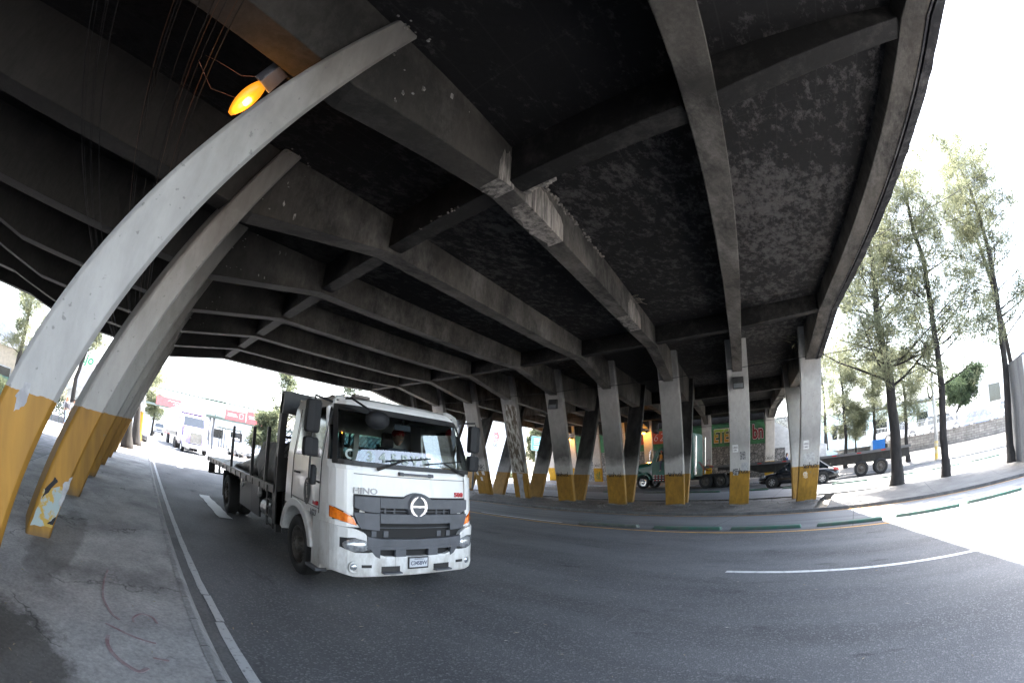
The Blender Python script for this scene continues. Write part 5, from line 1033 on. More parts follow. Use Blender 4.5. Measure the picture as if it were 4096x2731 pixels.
# posters and stickers on the columns
def poster(k, u, v, w_, h_, mat, label, text=None, rag=.01, tc=None):
    o, fr = F['mid', k]; q = blob([(u, v), (u+w_, v), (u+w_, v+h_), (u, v+h_)], 0, 4, rag); a = [fr(x, y, .003) for x, y, _ in q]; b = [fr(x, y, .006) for x, y, _ in q]; m_ = len(q)
    p_ = MB().add(a+b, [tuple(range(m_)), tuple(range(m_, 2*m_))]+[(i, (i+1) % m_, m_+(i+1) % m_, m_+i) for i in range(m_)]).build('poster', mat); tag(p_, label, 'poster', 'torn posters on the painted columns')
    for i, (s_, z_, sz) in enumerate(text or []):
        c = fr(u+w_/2, v+h_*z_, .008); txt('lettering', s_, sz, BLACK, p_, c, (R(90)-math.atan(.425)*-1, 0, GA), .0005, .002)
poster(-1, .12, 2.33, .24, .30, WST, 'white notice near the top of the poster column', [('USAC', .62, .085), ('LIBRE', .25, .05)], .006)
poster(0, .13, 2.2, .24, .33, WST, 'white notice on the edge column nearest the trees', [('USAC', .62, .085), ('LIBRE', .25, .05)], .006)
poster(-1, .43, 2.02, .23, .32, GST, 'black and white picture poster under the upper notice'); poster(-1, .5, 1.58, .26, .33, M('paper_old', (.3, .31, .32), .8, col2=(.45, .45, .46), scale=10), 'faded grey torn poster at the right of the poster column')
poster(-1, .14, 1.40, .23, .28, GST, 'black and white torn sheet above the yellow paint'); poster(0, .14, 1.68, .5, .38, M('paper_torn', (.5, .51, .5), .8, col2=(.32, .32, .32), scale=12), 'large torn white sheet in the middle of the edge column', rag=.035)
poster(0, .2, 1.08, .16, .26, M('paper_speck', (.55, .53, .48), .8, col2=(.5, .27, .04), scale=25, lo=.48, hi=.55), 'small shredded sheet on yellow paint of the edge column', rag=.02)
for u, v, h_, w2_, lb in ((.12, 1.3, .24, .13, 'left of the three white scraps under the black tag'), (.5, 1.32, .24, .17, 'right of the three white scraps under the black tag'), (.36, .98, .24, .12, 'lowest of the three white scraps under the black tag')): poster(-6, u, v, w2_, h_, GST if 0 else WST, lb, rag=.02)
# cables
CAB = M('cable', (.012, .012, .013), .8, spec=.2); CABO = M('cable_brown', (.05, .022, .01), .7, spec=.3)
def wire(name, a, b, sag, r, label, grp=None, mat=CAB, n=16, jit=0):
    a, b = Vector(a), Vector(b); rnd = random.Random(int(a.x*10+b.y*7)); pts = []
    for i in range(n+1):
        t_ = i/n; p_ = a.lerp(b, t_); p_.z -= 4*sag*t_*(1-t_); p_ += Vector((0, rnd.uniform(-jit, jit), rnd.uniform(-jit, jit))); pts.append(p_)
    return tag(MB().tube(pts, r, 5).build(name, mat, smooth=True), label, 'cable', grp)
cb = [(-.66, 0), (-.64, 1), (-.60, 0), (-.585, 1), (-.56, 0), (-.36, 2), (-.345, 0), (-.33, 1), (-.24, 0), (-.225, 2), (-.20, 0), (-.17, 2), (-.155, 1), (-.28, 0)]
for i, (ra, q) in enumerate(cb): z = 4.3+.03*(i % 5); wire('overhead_cable', (14, ra*(z+.15-H0)+.1, z+.25), (-33, ra*(z-H0)-.12, z+.25), .25+.03*(i % 4), .004+.003*(i % 4 == 0), 'thin cable in the slack bundle strung under the deck above the pavement', 'bundled cables under the deck', CABO if q == 2 else CAB, 30, .01)
wire('lamp_cable', (2, 16.86, 5.42), (-30, 16.86, 5.42), .0, .012, 'black cable clipped along the heads of the median columns', None, CAB, 30, .03)
wire('lamp_cable', (-6, 38.9, 5.6), (-34, 38.9, 5.6), .0, .014, 'black cable along the heads of the far columns', None, CAB, 20, .03)
wire('lamp_cable', (-2, 23.6, 5.2), (-30, 23.6, 5.3), .05, .012, 'black cable strung behind the median columns', None, CAB, 20, .03)
for i, (p_, q_) in enumerate((((1.5, 13, 7.6), (14, 17.5, 13.2)), ((1.5, 15, 8.2), (16, 24, 14)), ((3, 20, 7.0), (24, 34, 12.5)))): wire('power_line', p_, q_, .25, .012, ['thick power line rising past the edge of the deck', 'thin power line above the first tree crown', 'low power line crossing the right hand trees'][i])
#@@PART3
# ---------------------------------------------------------------- trees
def m_leaf(name, c1, c2, tr=.5):
    m = bpy.data.materials.new(name); m.use_nodes = True; t = m.node_tree; t.nodes.clear(); out = N(t, 'ShaderNodeOutputMaterial')
    v = wpos(t); col = mix(t, ramp(t, noise(t, v, 1.3, 4), (.35, 0.), (.65, 1.)), c1, c2); col = mix(t, 1., col, ramp(t, noise(t, v, 12, 2), (.3, .7), (.7, 1.2)), 'MULTIPLY')
    d = N(t, 'ShaderNodeBsdfDiffuse'); tl = N(t, 'ShaderNodeBsdfTranslucent'); mx = N(t, 'ShaderNodeMixShader'); mx.inputs[0].default_value = tr
    t.links.new(col, d.inputs[0]); t.links.new(col, tl.inputs[0]); t.links.new(d.outputs[0], mx.inputs[1]); t.links.new(tl.outputs[0], mx.inputs[2]); t.links.new(mx.outputs[0], out.inputs[0]); return m
NEED = m_leaf('needle_foliage', (.16, .175, .115), (.225, .23, .14), .58); BROAD = m_leaf('broad_leaves', (.05, .07, .045), (.075, .10, .055), .3); OLIVE = m_leaf('olive_leaves', (.10, .12, .075), (.16, .17, .10), .45)
BARK = M('bark', (.016, .014, .013), .95, col2=(.034, .03, .027), scale=6, bmp=1, bscale=18, stretch=(1, 1, .3))
def quads(name, P, D, Wd, mat, parent, lens):
    """P roots, D unit directions, Wd unit widths, all (n,3): one thin leaf each"""
    n = len(P); L = lens[:, None]; w_ = Wd; tip = P+D*L
    v = np.stack([P-w_, P+w_, P+w_*.9+D*L*.55, tip, P-w_*.9+D*L*.55], 1).reshape(-1, 3)
    me = bpy.data.meshes.new(name); me.vertices.add(5*n); me.vertices.foreach_set('co', v.astype('f').ravel()); me.loops.add(5*n); me.loops.foreach_set('vertex_index', np.arange(5*n, dtype='i'))
    me.polygons.add(n); me.polygons.foreach_set('loop_start', np.arange(0, 5*n, 5, dtype='i')); me.update(calc_edges=True); return link(name, me, mat, parent)
def leaves(rg, C_, rad, cnt, droop, ln, wd, up=.2):
    n = len(C_)*cnt; c = np.repeat(C_, cnt, 0); rd = np.repeat(rad, cnt)[:, None]
    g = rg.normal(size=(n, 3)); g /= np.linalg.norm(g, axis=1)[:, None]; off = g*rd*rg.random((n, 1))**.45; off[:, 2] *= .75
    D = g*.7+rg.normal(size=(n, 3))*.45; D[:, 2] += up-droop*rg.random(n); D /= np.linalg.norm(D, axis=1)[:, None]
    a = np.cross(D, rg.normal(size=(n, 3))); a /= np.linalg.norm(a, axis=1)[:, None]+1e-9
    return c+off, D, a*wd*(.6+.8*rg.random((n, 1))), ln*(.6+.8*rg.random(n))
def tree(label, trunk, r0_, crown0, spread, seed, nl=20, mat=NEED, kind='casuarina_tree', group=None, cnt=85, ln=.24, wd=.010, crad=.38, per=6, roots=True, asc=.5, bare=.3, taper=.72, shrink=.45):
    rg = np.random.default_rng(seed); rnd = random.Random(seed); base = Vector(trunk[0]); o = thing(kind, label, 'tree', base, 0, group)
    tp_ = [Vector(p)-base for p in trunk]
    pts = []
    for a, b in zip(tp_, tp_[1:]):
        for k in range(4): pts.append(a.lerp(b, k/4)+Vector((rnd.uniform(-1, 1), rnd.uniform(-1, 1), 0))*(.03 if len(pts) else 0))
    pts.append(tp_[-1]); n = len(pts); H = pts[-1].z
    rad = [r0_*(1-taper*(p.z/H))**.9+.01 for p in pts]; rad[0] *= 1.6; rad[1] *= 1.12; pts[0] = pts[0]-Vector((0, 0, .25))
    pts.insert(1, (pts[0].lerp(pts[1], .5))); rad.insert(1, rad[0]*.8)
    tm = MB(); 
    n_ = 12; rings = []
    for p, r_ in zip(pts, rad): rings.append([tuple(p+Vector((math.cos(2*math.pi*k/n_), math.sin(2*math.pi*k/n_), 0))*r_*(1+(.16 if p.z < .4 else .05)*math.sin(k*2.6+p.z*3))) for k in range(n_)])
    tm.loft(rings).build('trunk', BARK, o, smooth=True)
    lm_ = MB(); Cs = []; Rs = []
    at = lambda z: next((a.lerp(b, (z-a.z)/(b.z-a.z+1e-6)) for a, b in zip(pts, pts[1:]) if a.z <= z <= b.z), pts[-1])
    for i in range(nl):
        t_ = (i+.5)/nl; z = crown0+(H-crown0)*t_**.9; p0_ = at(z); a = rnd.uniform(0, 6.28) if i > 3 else i*1.7+seed; L = spread*(1-shrink*t_)*rnd.uniform(.5, 1.2); rr_ = max(.010, r0_*.2*(1-t_*.6)*L/spread)
        d = Vector((math.cos(a), math.sin(a), rnd.uniform(.1, asc*1.3))); q = [p0_]
        for k in range(1, 7):
            d = (d+Vector((rnd.uniform(-.25, .25), rnd.uniform(-.25, .25), rnd.uniform(-.08, .22))*1)).normalized(); q.append(q[-1]+d*L/6)
        lm_.tube(q, [rr_*(1-k/6.6) for k in range(7)], 5)
        for k in range(per):
            s_ = bare+(1-bare)*(k+rnd.random())/per; idx = min(5, int(s_*6)); c = q[idx].lerp(q[idx+1], s_*6-idx)+Vector((rnd.gauss(0, .22), rnd.gauss(0, .22), rnd.gauss(0, .16)))*(spread/2.2)
            if rnd.random() < .6: lm_.tube([q[idx], q[idx].lerp(c, .6)+Vector((0, 0, .05)), c], [rr_*.35+.004, rr_*.25+.003, .003], 4)
            Cs.append(c); Rs.append(crad*rnd.uniform(.45, 1.3))
    for k in range(4): Cs.append(pts[-1]+Vector((rnd.gauss(0, .2), rnd.gauss(0, .2), rnd.uniform(-.5, .5)))); Rs.append(crad*.8)
    lm_.build('branches', BARK, o, smooth=True)
    P_, D_, W_2, L_ = leaves(rg, np.array(Cs), np.array(Rs), cnt, .55 if kind == 'casuarina_tree' else .3, ln, wd, .35 if kind == 'casuarina_tree' else .1); quads('crown', P_, D_, W_2, mat, o, L_)
    return o
GT = 'feathery street trees'
tree('thick leaning dark trunked feathery tree nearest the edge column', [(2.0, 20.0, .3), (1.96, 20, 2.25), (1.83, 20, 4.9), (1.68, 20, 7.0), (1.95, 20, 9.0), (2.2, 20.2, 11.2)], .27, 3.7, 4.4, 11, 64, group=GT, cnt=84, per=9, crad=.46, shrink=.35)
tree('slimmer feathery tree in the middle of the median pavement', [(4.38, 19.9, .3), (4.3, 20, 1.9), (4.4, 20, 4.3), (4.38, 20, 6.5), (4.7, 20, 9.3), (4.6, 20, 10.7), (5.1, 20, 13.6)], .19, 3.3, 3.9, 23, 64, group=GT, cnt=80, per=8, crad=.44, shrink=.2)
tree('tall open feathery tree in front of the grey concrete slab', [(7.85, 19.7, .35), (7.84, 20, 1.6), (7.93, 20, 4.3), (8.1, 20, 6), (8.45, 20, 8.8), (8.7, 20, 11.2), (8.7, 20, 13.2)], .2, 4.4, 3.8, 35, 56, group=GT, cnt=80, per=8, crad=.42, shrink=.3)
tree('tall feathery tree leaning over between the two middle crowns', [(9.6, 22.6, .4), (9.3, 22.6, 6), (9.0, 22.5, 11), (9.5, 22.5, 16.2)], .16, 8.5, 3.2, 51, 30, group=GT, cnt=80, per=8, crad=.44, shrink=.3)
for i, (tr_, r_, c0, sp_, nl_, lb) in enumerate((
    ([(-.75, 36.5, .9), (-.66, 36.5, 3.3), (-.7, 36.4, 6), (-.75, 36.4, 9.8)], .15, 3.6, 2.0, 22, 'feathery tree behind the flatbed trailer next to the edge column'),
    ([(.2, 37, .9), (.15, 37, 3.2), (.13, 37, 5.4)], .08, 2.9, 1.1, 12, 'small thin feathery tree left of the blue cabinet'),
    ([(1.9, 36.8, 1.0), (1.8, 36.8, 3), (1.85, 36.8, 5.4), (2.0, 36.8, 8.8)], .15, 3.6, 1.9, 22, 'feathery tree standing behind the blue cabinet'),
    ([(4.5, 35.6, .8), (4.4, 35.6, 2.6), (4.5, 35.6, 5.9), (4.1, 35.6, 8.4)], .17, 3.4, 2.2, 24, 'feathery tree beyond the road, right of the thick leaning trunk'),
    ([(-3.0, 47, 3.0), (-3, 47, 8), (-3.2, 47, 12)], .16, 5, 2.6, 20, 'feathery tree above the cobbled wall beside the deck'),
    ([(-6.2, 49, 4.0), (-6.2, 49, 8), (-6.2, 49, 12)], .16, 6, 2.6, 20, 'feathery tree deepest behind the wing wall'))): tree(lb, tr_, r_, c0-.9 if i < 4 else c0-3, sp_*1.5, 60+i, int(nl_*1.4), per=8, crad=.5, group='feathery trees beyond the far road', cnt=60, wd=.013, ln=.27)
tree('rounded dense mango tree behind the picket fence', [(11.2, 45, 2.6), (11.3, 45, 4.2), (12.4, 45, 5.4), (13.3, 45, 7.4)], .2, 1.9, 2.9, 81, 34, mat=BROAD, kind='mango_tree', cnt=110, ln=.26, wd=.032, crad=.6, per=7, asc=.45, bare=.3)
GL = 'feathery trees beside the left pavement'
tree('feathery tree past the pedestrians left of the nearest column', [(-31, -10.4, .1), (-31, -10.2, 3), (-31, -10.1, 5.6), (-31, -10.3, 8.4)], .22, 3.0, 2.5, 91, 26, group=GL, cnt=70, wd=.014, ln=.28)
tree('feathery tree seen between the two nearest slanted columns', [(-33, -5.8, .1), (-33, -5.7, 3.2), (-33, -5.2, 5.5), (-33, -4.8, 8.0)], .2, 4.3, 2.0, 92, 20, group=GL, cnt=60, wd=.014, ln=.28)
tree('dark trunk rising from the dirt strip at the end of the columns', [(-24.6, -.8, .1), (-24.7, -.85, 3), (-25.6, -.8, 5.2), (-26.5, -.6, 7.6)], .26, 3.8, 2.0, 93, 12, group=GL, cnt=60, wd=.014)
tree('second dark trunk in the dirt strip beside the yellow pole', [(-29.4, -.35, .1), (-29.6, -.5, 3), (-33.5, .2, 4.4), (-35.5, .6, 5.4)], .27, 3.0, 1.5, 94, 16, group=GL, cnt=70, wd=.016)
tree('leafy round tree right of the red banners behind the truck bed', [(-46, 13.2, 0), (-46, 13.2, 2), (-46, 13.3, 4.4)], .16, 1.3, 2.0, 95, 22, mat=OLIVE, kind='leafy_tree', cnt=100, ln=.3, wd=.045, crad=.5, bare=.2)
for i, (x, y, h_) in enumerate(((-52, 17, 10.5), (-50, 25, 10.5), (-66, 1.5, 5))): tree(['sparse tree above the truck headboard', 'sparse tree above the truck roof', 'small tree under the left end of the footbridge'][i], [(x, y, 0), (x, y+.1, h_*.5), (x+.2, y, h_)], .18, h_*.45, 2.8, 100+i, 16, mat=OLIVE, kind='leafy_tree', group='sparse trees by the far road', cnt=70, ln=.3, wd=.03, crad=.5)
for i, (x, y, z) in enumerate(((-62, 74, 0), (-66, 80, 0))): tree('palmy green tree behind the %s' % ('blue billboard' if not i else 'far deck edge right of the billboard'), [(x, y, z), (x, y, 5), (x, y, 10)], .25, 3.5, 4, 120+i, 22, mat=OLIVE, kind='leafy_tree', group='trees behind the billboard', cnt=80, ln=.5, wd=.06, crad=.8)
# small spiky plants and hedges
def shrub(label, c, r, cnt, ln, wd, mat, group=None, n=6, kind='shrub'):
    rg = np.random.default_rng(int(abs(c[0]*7+c[1]*3))); cs = rg.normal(size=(n, 3))*np.array(r)*.5+np.array([0, 0, r[2]*.8]); cs[:, 2] = np.abs(cs[:, 2])
    P_, D_, W_2, L_ = leaves(rg, cs, np.full(n, max(r)*.5), cnt, .2, ln, wd, .6); o = quads(kind, P_, D_, W_2, mat, None, L_); o.location = c; return tag(o, label, 'shrub', group)
shrub('spiky green shrub below the white wall with the red emblem', (-46, 41.5, .5), (1.2, 1.2, 2.0), 160, .7, .03, OLIVE); shrub('low shrub at the foot of the far median props', (-40, 42.5, .5), (.7, .7, .6), 120, .4, .02, OLIVE)
shrub('bright green hedge behind the pedestrians', (-34, -7.3, .5), (.6, 1.6, .8), 200, .18, .03, BROAD); shrub('sunlit bush at the left frame edge under the building', (-33, -12.4, .6), (.6, 1.0, .7), 220, .18, .03, OLIVE)
# ---------------------------------------------------------------- right-hand side beyond the far road
S('car_park', MB().sheet([-2, 12, 60], [40.3, 60, 120], lambda x, y: 2.5), PLAS)
WALLB = None
def m_blocks(name):
    m, t, p = nodes(name); v = wpos(t); mp = N(t, 'ShaderNodeCombineXYZ'); sx = N(t, 'ShaderNodeSeparateXYZ'); t.links.new(v, sx.inputs[0]); t.links.new(sx.outputs[0], mp.inputs[0]); t.links.new(sx.outputs[2], mp.inputs[1])
    b = N(t, 'ShaderNodeTexBrick'); t.links.new(mp.outputs[0], b.inputs['Vector']); b.inputs['Scale'].default_value = 1; b.inputs['Brick Width'].default_value = .55; b.inputs['Row Height'].default_value = .2; b.inputs['Mortar Size'].default_value = .012
    b.inputs['Color1'].default_value = (.33, .3, .27, 1); b.inputs['Color2'].default_value = (.22, .2, .18, 1); b.inputs['Mortar'].default_value = (.1, .09, .08, 1)
    col = mix(t, 1., b.outputs['Color'], ramp(t, noise(t, v, 2.5, 6), (.3, .6), (.7, 1.2)), 'MULTIPLY'); t.links.new(col, p.inputs['Base Color']); p.inputs['Roughness'].default_value = .9; return m
tag(MB().box((3.2, 40, .6), (40, 40.4, 2.66)).box((3.2, 39.97, 2.66), (40, 40.42, 2.74)).build('retaining_wall', m_blocks('split_blocks')), 'pale stone block retaining wall under the picket fence', 'wall')
pf = thing('picket_fence', 'white metal picket fence on top of the stone wall', 'fence', (4, 40.2, 2.74)); mb = MB()
for i in range(100): x = i*.13; mb.box((x, -.012, .05), (x+.045, .012, 1.22))
mb.build('picket', PWHT, pf); mb = MB()
for i in range(100, 230): x = i*.13; mb.box((x, -.012, .05), (x+.045, .012, 1.22))
mb.build('picket_row', PWHT, pf, kind='stuff'); MB().box((0, -.02, .18), (30, .02, .22)).box((0, -.02, 1.0), (30, .02, 1.04)).build('rail', PWHT, pf)
wf = thing('mesh_fence', 'pale mesh fence left of the picket fence behind the trees', 'fence', (-1.5, 41.5, 1.6)); mb = MB()
for i in range(40): mb.box((i*.14, -.01, 0), (i*.14+.03, .01, 2.2))
mb.build('picket', PWHT, wf); MB().box((0, -.03, 2.2), (5.5, .03, 2.26)).box((-.08, -.08, 0), (.08, .08, 2.6)).build('rail', PWHT, wf)
for i, (x, y, m_, k_, lb) in enumerate(((4.5, 43, PWHT, 'pickup', 'white pickup parked behind the fence left of the utility pole'), (9.2, 42.6, PSIL, 'suv', 'silver car parked left of the mango trunk'), (13.2, 42.8, PBLU, 'sedan', 'dark blue car parked right of the mango trunk'), (17.6, 43, PWHT, 'suv', 'white car parked behind the fence near the tall feathery tree'), (22, 43.2, PSIL, 'sedan', 'grey car parked at the far end of the fence'))): car(lb, (x, y, 2.5), .1*(-1)**i, m_, L=4.3, H=1.45 if k_ == 'sedan' else 1.7, kind=k_, group='cars parked behind the picket fence')
pz = thing('utility_pole', 'white concrete utility pole with yellow foot and a coil of cable', 'pole', (6.85, 34.9, .55)); MB().lathe((0, 0), [(.17, -.2), (.16, 1.4)], 'z', 14, True).build('painted_foot', M('pole_yellow', (.55, .35, .05), .7, col2=(.4, .42, .4), scale=3), pz)
MB().lathe((0, 0), [(.158, 1.4), (.11, 8.0)], 'z', 14, True).build('shaft', PLAS, pz, smooth=True); MB().tube([(-.3+.36*math.cos(a)*.5, -.2, 4.9+.5*math.sin(a)) for a in [i*math.pi/10 for i in range(21)]], .06, 6).build('cable_coil', CAB, pz)
bb = thing('cabinet', 'bright blue steel cabinet on legs by the gate behind the trailer', 'cabinet', (2.1, 36.0, .95)); MB().box((-.52, 0, 1.0), (.52, .45, 1.83)).build('box', M('blue_steel', (.02, .17, .5), .5), bb, bev=.015); MB().box((-.7, .0, 1.0), (-.54, .4, 1.8)).build('side_panel', PLAS, bb); MB().box((-.48, .05, -.2), (-.42, .11, 1.0)).box((.42, .05, -.2), (.48, .11, 1.0)).build('leg', STEEL, bb)
cs_ = thing('concrete_slab', 'upright weathered grey concrete slab at the right frame edge', 'wall', (8.15, 19.2, .2)); SLAB = m_cement('slab_concrete', (.14, .145, .15), (.26, .26, .26), False, 1.2, (.06, .06, .06), (1, 2, .25))
MB().hexa([(0, -1.25, -.2), (.35, -1.25, -.2), (.35, 1.1, -.2), (0, 1.1, -.2)], [(0, -1.25, 4.05), (.35, -1.25, 4.05), (.35, 1.1, 4.0), (0, 1.1, 4.0)]).build('panel', SLAB, cs_, bev=.02); MB().box((-.05, -1.32, -.2), (.4, -1.25, 3.95)).build('edge_post', PLAS, cs_)
def building(label, x0, x1, y0, y1, z0, z1, mat, wins=(), name='building', roof=None, awn=None, axis='y'):
    o = thing(name, label, 'building', ((x0+x1)/2, (y0+y1)/2, z0)); cx, cy = (x0+x1)/2, (y0+y1)/2
    MB().box((x0-cx, y0-cy, 0), (x1-cx, y1-cy, z1-z0)).build('wall', mat, o); MB().box((x0-cx-.3, y0-cy-.3, z1-z0), (x1-cx+.3, y1-cy+.3, z1-z0+.25)).build('roof', roof or PLAS, o)
    for a, b, c, d in wins:
        if axis == 'y': f = MB().box((a-cx, y0-cy-.05, c-z0), (b-cx, y0-cy+.02, d-z0)).build('window', STEEL, o); MB().box((a-cx+.08, y0-cy-.07, c-z0+.08), (b-cx-.08, y0-cy-.05, d-z0-.08)).build('pane', DGLASS, f)
        else: f = MB().box((x1-cx-.02, a-cy, c-z0), (x1-cx+.05, b-cy, d-z0)).build('window', STEEL, o); MB().box((x1-cx+.05, a-cy+.08, c-z0+.08), (x1-cx+.07, b-cy-.08, d-z0-.08)).build('pane', DGLASS, f)
    return o
PALE = M('pale_wall', (.55, .56, .58), .8); PALEB = M('pale_blue_wall', (.42, .52, .55), .8); BEI = M('beige_wall', (.3, .26, .2), .8); 
b1 = building('pale low building with a dark roof beam behind the far trees', -5, 12, 60, 70, 1.5, 7.4, PALEB, [(-3+i*3, -1.2+i*3, 4.2, 6) for i in range(5)]); MB().box((-3, -5.6, 5.5), (9, -5.2, 5.75)).build('beam', BLKM, b1)
building('white warehouse at the right behind the mango tree', 19, 40, 60, 80, 2.5, 9.2, PALE, [(20.5+i*3.2, 22.6+i*3.2, 5.4, 7.6) for i in range(5)])
rl_ = thing('roof_railing', 'white railing on the roof of the warehouse', 'railing', (21, 60.3, 9.45)); MB().box((0, 0, .9), (7, .05, 1.0)).box((0, 0, .45), (7, .05, .52)).build('rail', PWHT, rl_); mb = MB()
for i in range(8): mb.box((i, 0, 0), (i+.06, .06, 1.0))
mb.build('post', PWHT, rl_)
# ---------------------------------------------------------------- far left: white emblem building, billboard, footbridge
gcb = building('large white building with a red emblem behind the far columns', -76, -61, 50, 69, 0, 13, PALE, [], axis='x')
gx_ = lambda y, z: (7.5+.02, y-59.5, z)
sw = MB(); 
def fplane(u, v, n): return (7.52+n*6, u, v)
ribbon(sw, [(1.0-.62*math.cos(a)*(1-.10*a), 8.0+.62*math.sin(a)*(1-.10*a)) for a in [i*.35 for i in range(20)]], .16, fplane); ribbon(sw, [(.3, 7.2), (.8, 7.0), (1.5, 7.5), (1.75, 8.1)], .15, fplane); ribbon(sw, [(.35, 8.75), (.9, 8.55), (1.3, 8.8), (1.75, 8.1)], .15, fplane)
sw.build('emblem', M('emblem_red', (.6, .05, .05), .6), gcb); txt('lettering', 'GC', 1.0, M('letter_grey', (.12, .13, .15), .6), gcb, (7.54, 1.0, 6.45), (R(90), 0, R(90)), .02, .01)
bbd = thing('billboard', 'turquoise billboard on a post left of the dark sloping props', 'billboard', (-60, 71, 0)); MB().box((-.1, -1.6, 6.1), (.1, 1.6, 8.9)).build('panel', M('billboard_teal', (.08, .33, .36), .5), bbd); MB().box((.1, -1.7, 6.0), (.14, 1.7, 6.1)).box((.1, -1.7, 8.9), (.14, 1.7, 9.0)).box((.1, -1.7, 6.0), (.14, -1.6, 9.0)).box((.1, 1.6, 6.0), (.14, 1.7, 9.0)).build('frame', STEEL, bbd); MB().cyl((0, 0), .15, 0, 6.1, 'z', 10).build('post', STEEL, bbd)
mb = MB()
for i, z in enumerate((8.5, 8.15, 7.8, 7.4, 6.9, 6.5)): mb.box((.1, -1.0+.1*(i % 2), z-.1), (.12, 1.0-.2*(i % 3), z+.06))
mb.build('printed_lines', WHL, bbd)
fbm = thing('footbridge', 'steel footbridge with red banners crossing the sunlit road', 'bridge', (-62, 8, 0)); BAN = M('banner_red', (.6, .15, .15), .6); GRS = M('bridge_green', (.14, .18, .16), .6)
MB().box((-1, -14, 4.0), (1, 18, 4.2)).build('deck', GRS, fbm)
MB().box((1.0, -6.5, 4.15), (1.05, .25, 5.25)).build('banner', BAN, fbm); MB().box((1.0, 3.4, 4.2), (1.05, 6.4, 5.45)).build('banner', BAN, fbm); MB().box((1.0, 6.5, 4.15), (1.05, 9.1, 5.75)).build('banner', BAN, fbm)
mb = MB()
for y0_, y1_, z in ((-4.8, -.6, 4.9), (-4.0, -1.2, 4.62), (3.8, 5.0, 5.0), (3.7, 5.2, 4.75), (6.8, 7.9, 5.1), (6.9, 8.3, 4.85)):
    ribbon(mb, [(y0_+(y1_-y0_)*i/16, z+.06*((i % 2)*2-1)) for i in range(17)], .07, lambda u, v, n: (1.055+n, u, v))
for y in (5.5, 8.5): ribbon(mb, [(y, 4.6), (y+.5, 4.6), (y+.5, 5.2), (y, 5.2), (y, 4.6)], .06, lambda u, v, n: (1.055+n, u, v))
mb.build('banner_print', WHL, fbm); fr_ = MB()
for i in range(17): fr_.box((.95, -14+i*2, 4.2), (1.02, -13.93+i*2, 6.2))
fr_.box((.95, -14, 6.15), (1.05, 18, 6.25)).box((.95, -14, 5.3), (1.02, 18, 5.36)); fr_.build('frame', GRS, fbm); MB().box((-1.1, -14, 6.25), (1.1, 18, 6.32)).build('canopy', PLAS, fbm)
MB().box((-.2, .35, 4.25), (1.1, 3.3, 6.6)).build('lift_cabin', m_glass('cabin_glass', (.82, .9, .89)), fbm); fr_ = MB()
for y in (.35, 1.3, 2.3, 3.25): fr_.box((1.08, y, 4.2), (1.14, y+.06, 6.6))
for z in (4.2, 5.3, 6.55): fr_.box((1.08, .35, z), (1.14, 3.3, z+.06))
fr_.build('cabin_frame', GRS, fbm)
for y in (1.55, 2.1): MB().cyl((0, y), .16, 0, 4.0, 'z', 12).build('pier', M('pier_grey', (.16, .16, .17), .7), fbm)
for y in (-13, 17): MB().cyl((0, y), .25, 0, 4.0, 'z', 12).build('pier', PLAS, fbm)
kl = thing('kiosk', 'roadside shelter with slim dark posts under the footbridge', 'shelter', (-66, 12.2, 0)); MB().box((-1, -.8, 3.0), (1, 2.8, 3.15)).build('roof', GRS, kl); mb = MB()
for y in (-.6, -.2, .2, 2.6): MB().box((.8, y, 0), (.9, y+.1, 3.0)).build('post', BLKM, kl)
building('pale shop building far behind the red banners', -95, -88, 12, 40, 0, 5.5, PALE, [(14+i*4, 16.5+i*4, 1.5, 3.2) for i in range(5)], axis='x')
building('pale building at the far end of the sunlit road', -190, -180, -20, 20, 0, 7, PALE, [], axis='x')
building('low pale building beyond the far road at the left', -110, -80, 44, 47, 0, 6, PALE, [])
# ---------------------------------------------------------------- left side: restaurant, pedestrians, rail
rb = building('beige restaurant with a pale gable roof past the first column', -46, -36, -30, -11.6, 0, 4.0, BEI, [(-19, -16, .9, 2.6), (-15, -12.4, .5, 2.6)], axis='x')
MB().prism([(-9.5, 4.2), (9.8, 4.2), (9.8, 4.4), (1.5, 7.4), (-9.5, 4.6)], 'x', -5, 5.4).build('gable', M('gable_grey', (.3, .31, .34), .7), rb)
MB().box((5.0, 4.5, 0), (5.3, 9.2, 1.9)).build('shopfront', M('shop_green', (.03, .09, .08), .5), rb)
sg_ = thing('sign_tower', 'grey shingled sign tower with green lettering between the columns', 'sign', (-38, -5.6, 0)); MB().box((-.6, -.75, 0), (.6, .85, 5.4)).build('tower', M('shingle', (.3, .3, .33), .8, col2=(.2, .2, .23), scale=8, stretch=(1, .3, 3)), sg_)
MB().box((.6, -.9, 4.3), (.75, .7, 5.6)).build('sign_panel', PLAS, sg_); txt('lettering', 'ajo', 1.0, M('sign_green', (.03, .25, .12), .5), sg_, (.77, -.1, 5.0), (R(90), 0, R(90)), .01, .02, shear=.2)
building('pale gate house with flat roof behind the pedestrians', -37, -35, -6.6, -4.2, 0, 2.5, PLAS, [(-6.0, -5.0, 1.0, 2.0)], axis='x', name='gate_house')
tag(MB().box((-33.5, -9.5, .1), (-32.9, -3.5, .52)).build('planter_kerb', CEMK), 'low pale planter wall behind the pedestrians', 'wall')
hr = thing('hand_rail', 'dark green hand rail beside the pedestrians', 'railing', (-32.6, -7.2, .1)); mb = MB().tube([(0, 0, 1.15), (0, 3.2, 1.15)], .03, 6).tube([(0, 0, .6), (0, 3.2, .6)], .025, 6)
mb.build('rail', GRS, hr)
for i in range(6): MB().tube([(0, i*.62, 0), (0, i*.62, 1.15)], .03, 6).build('post', GRS, hr)
GP = 'people talking on the plaza'
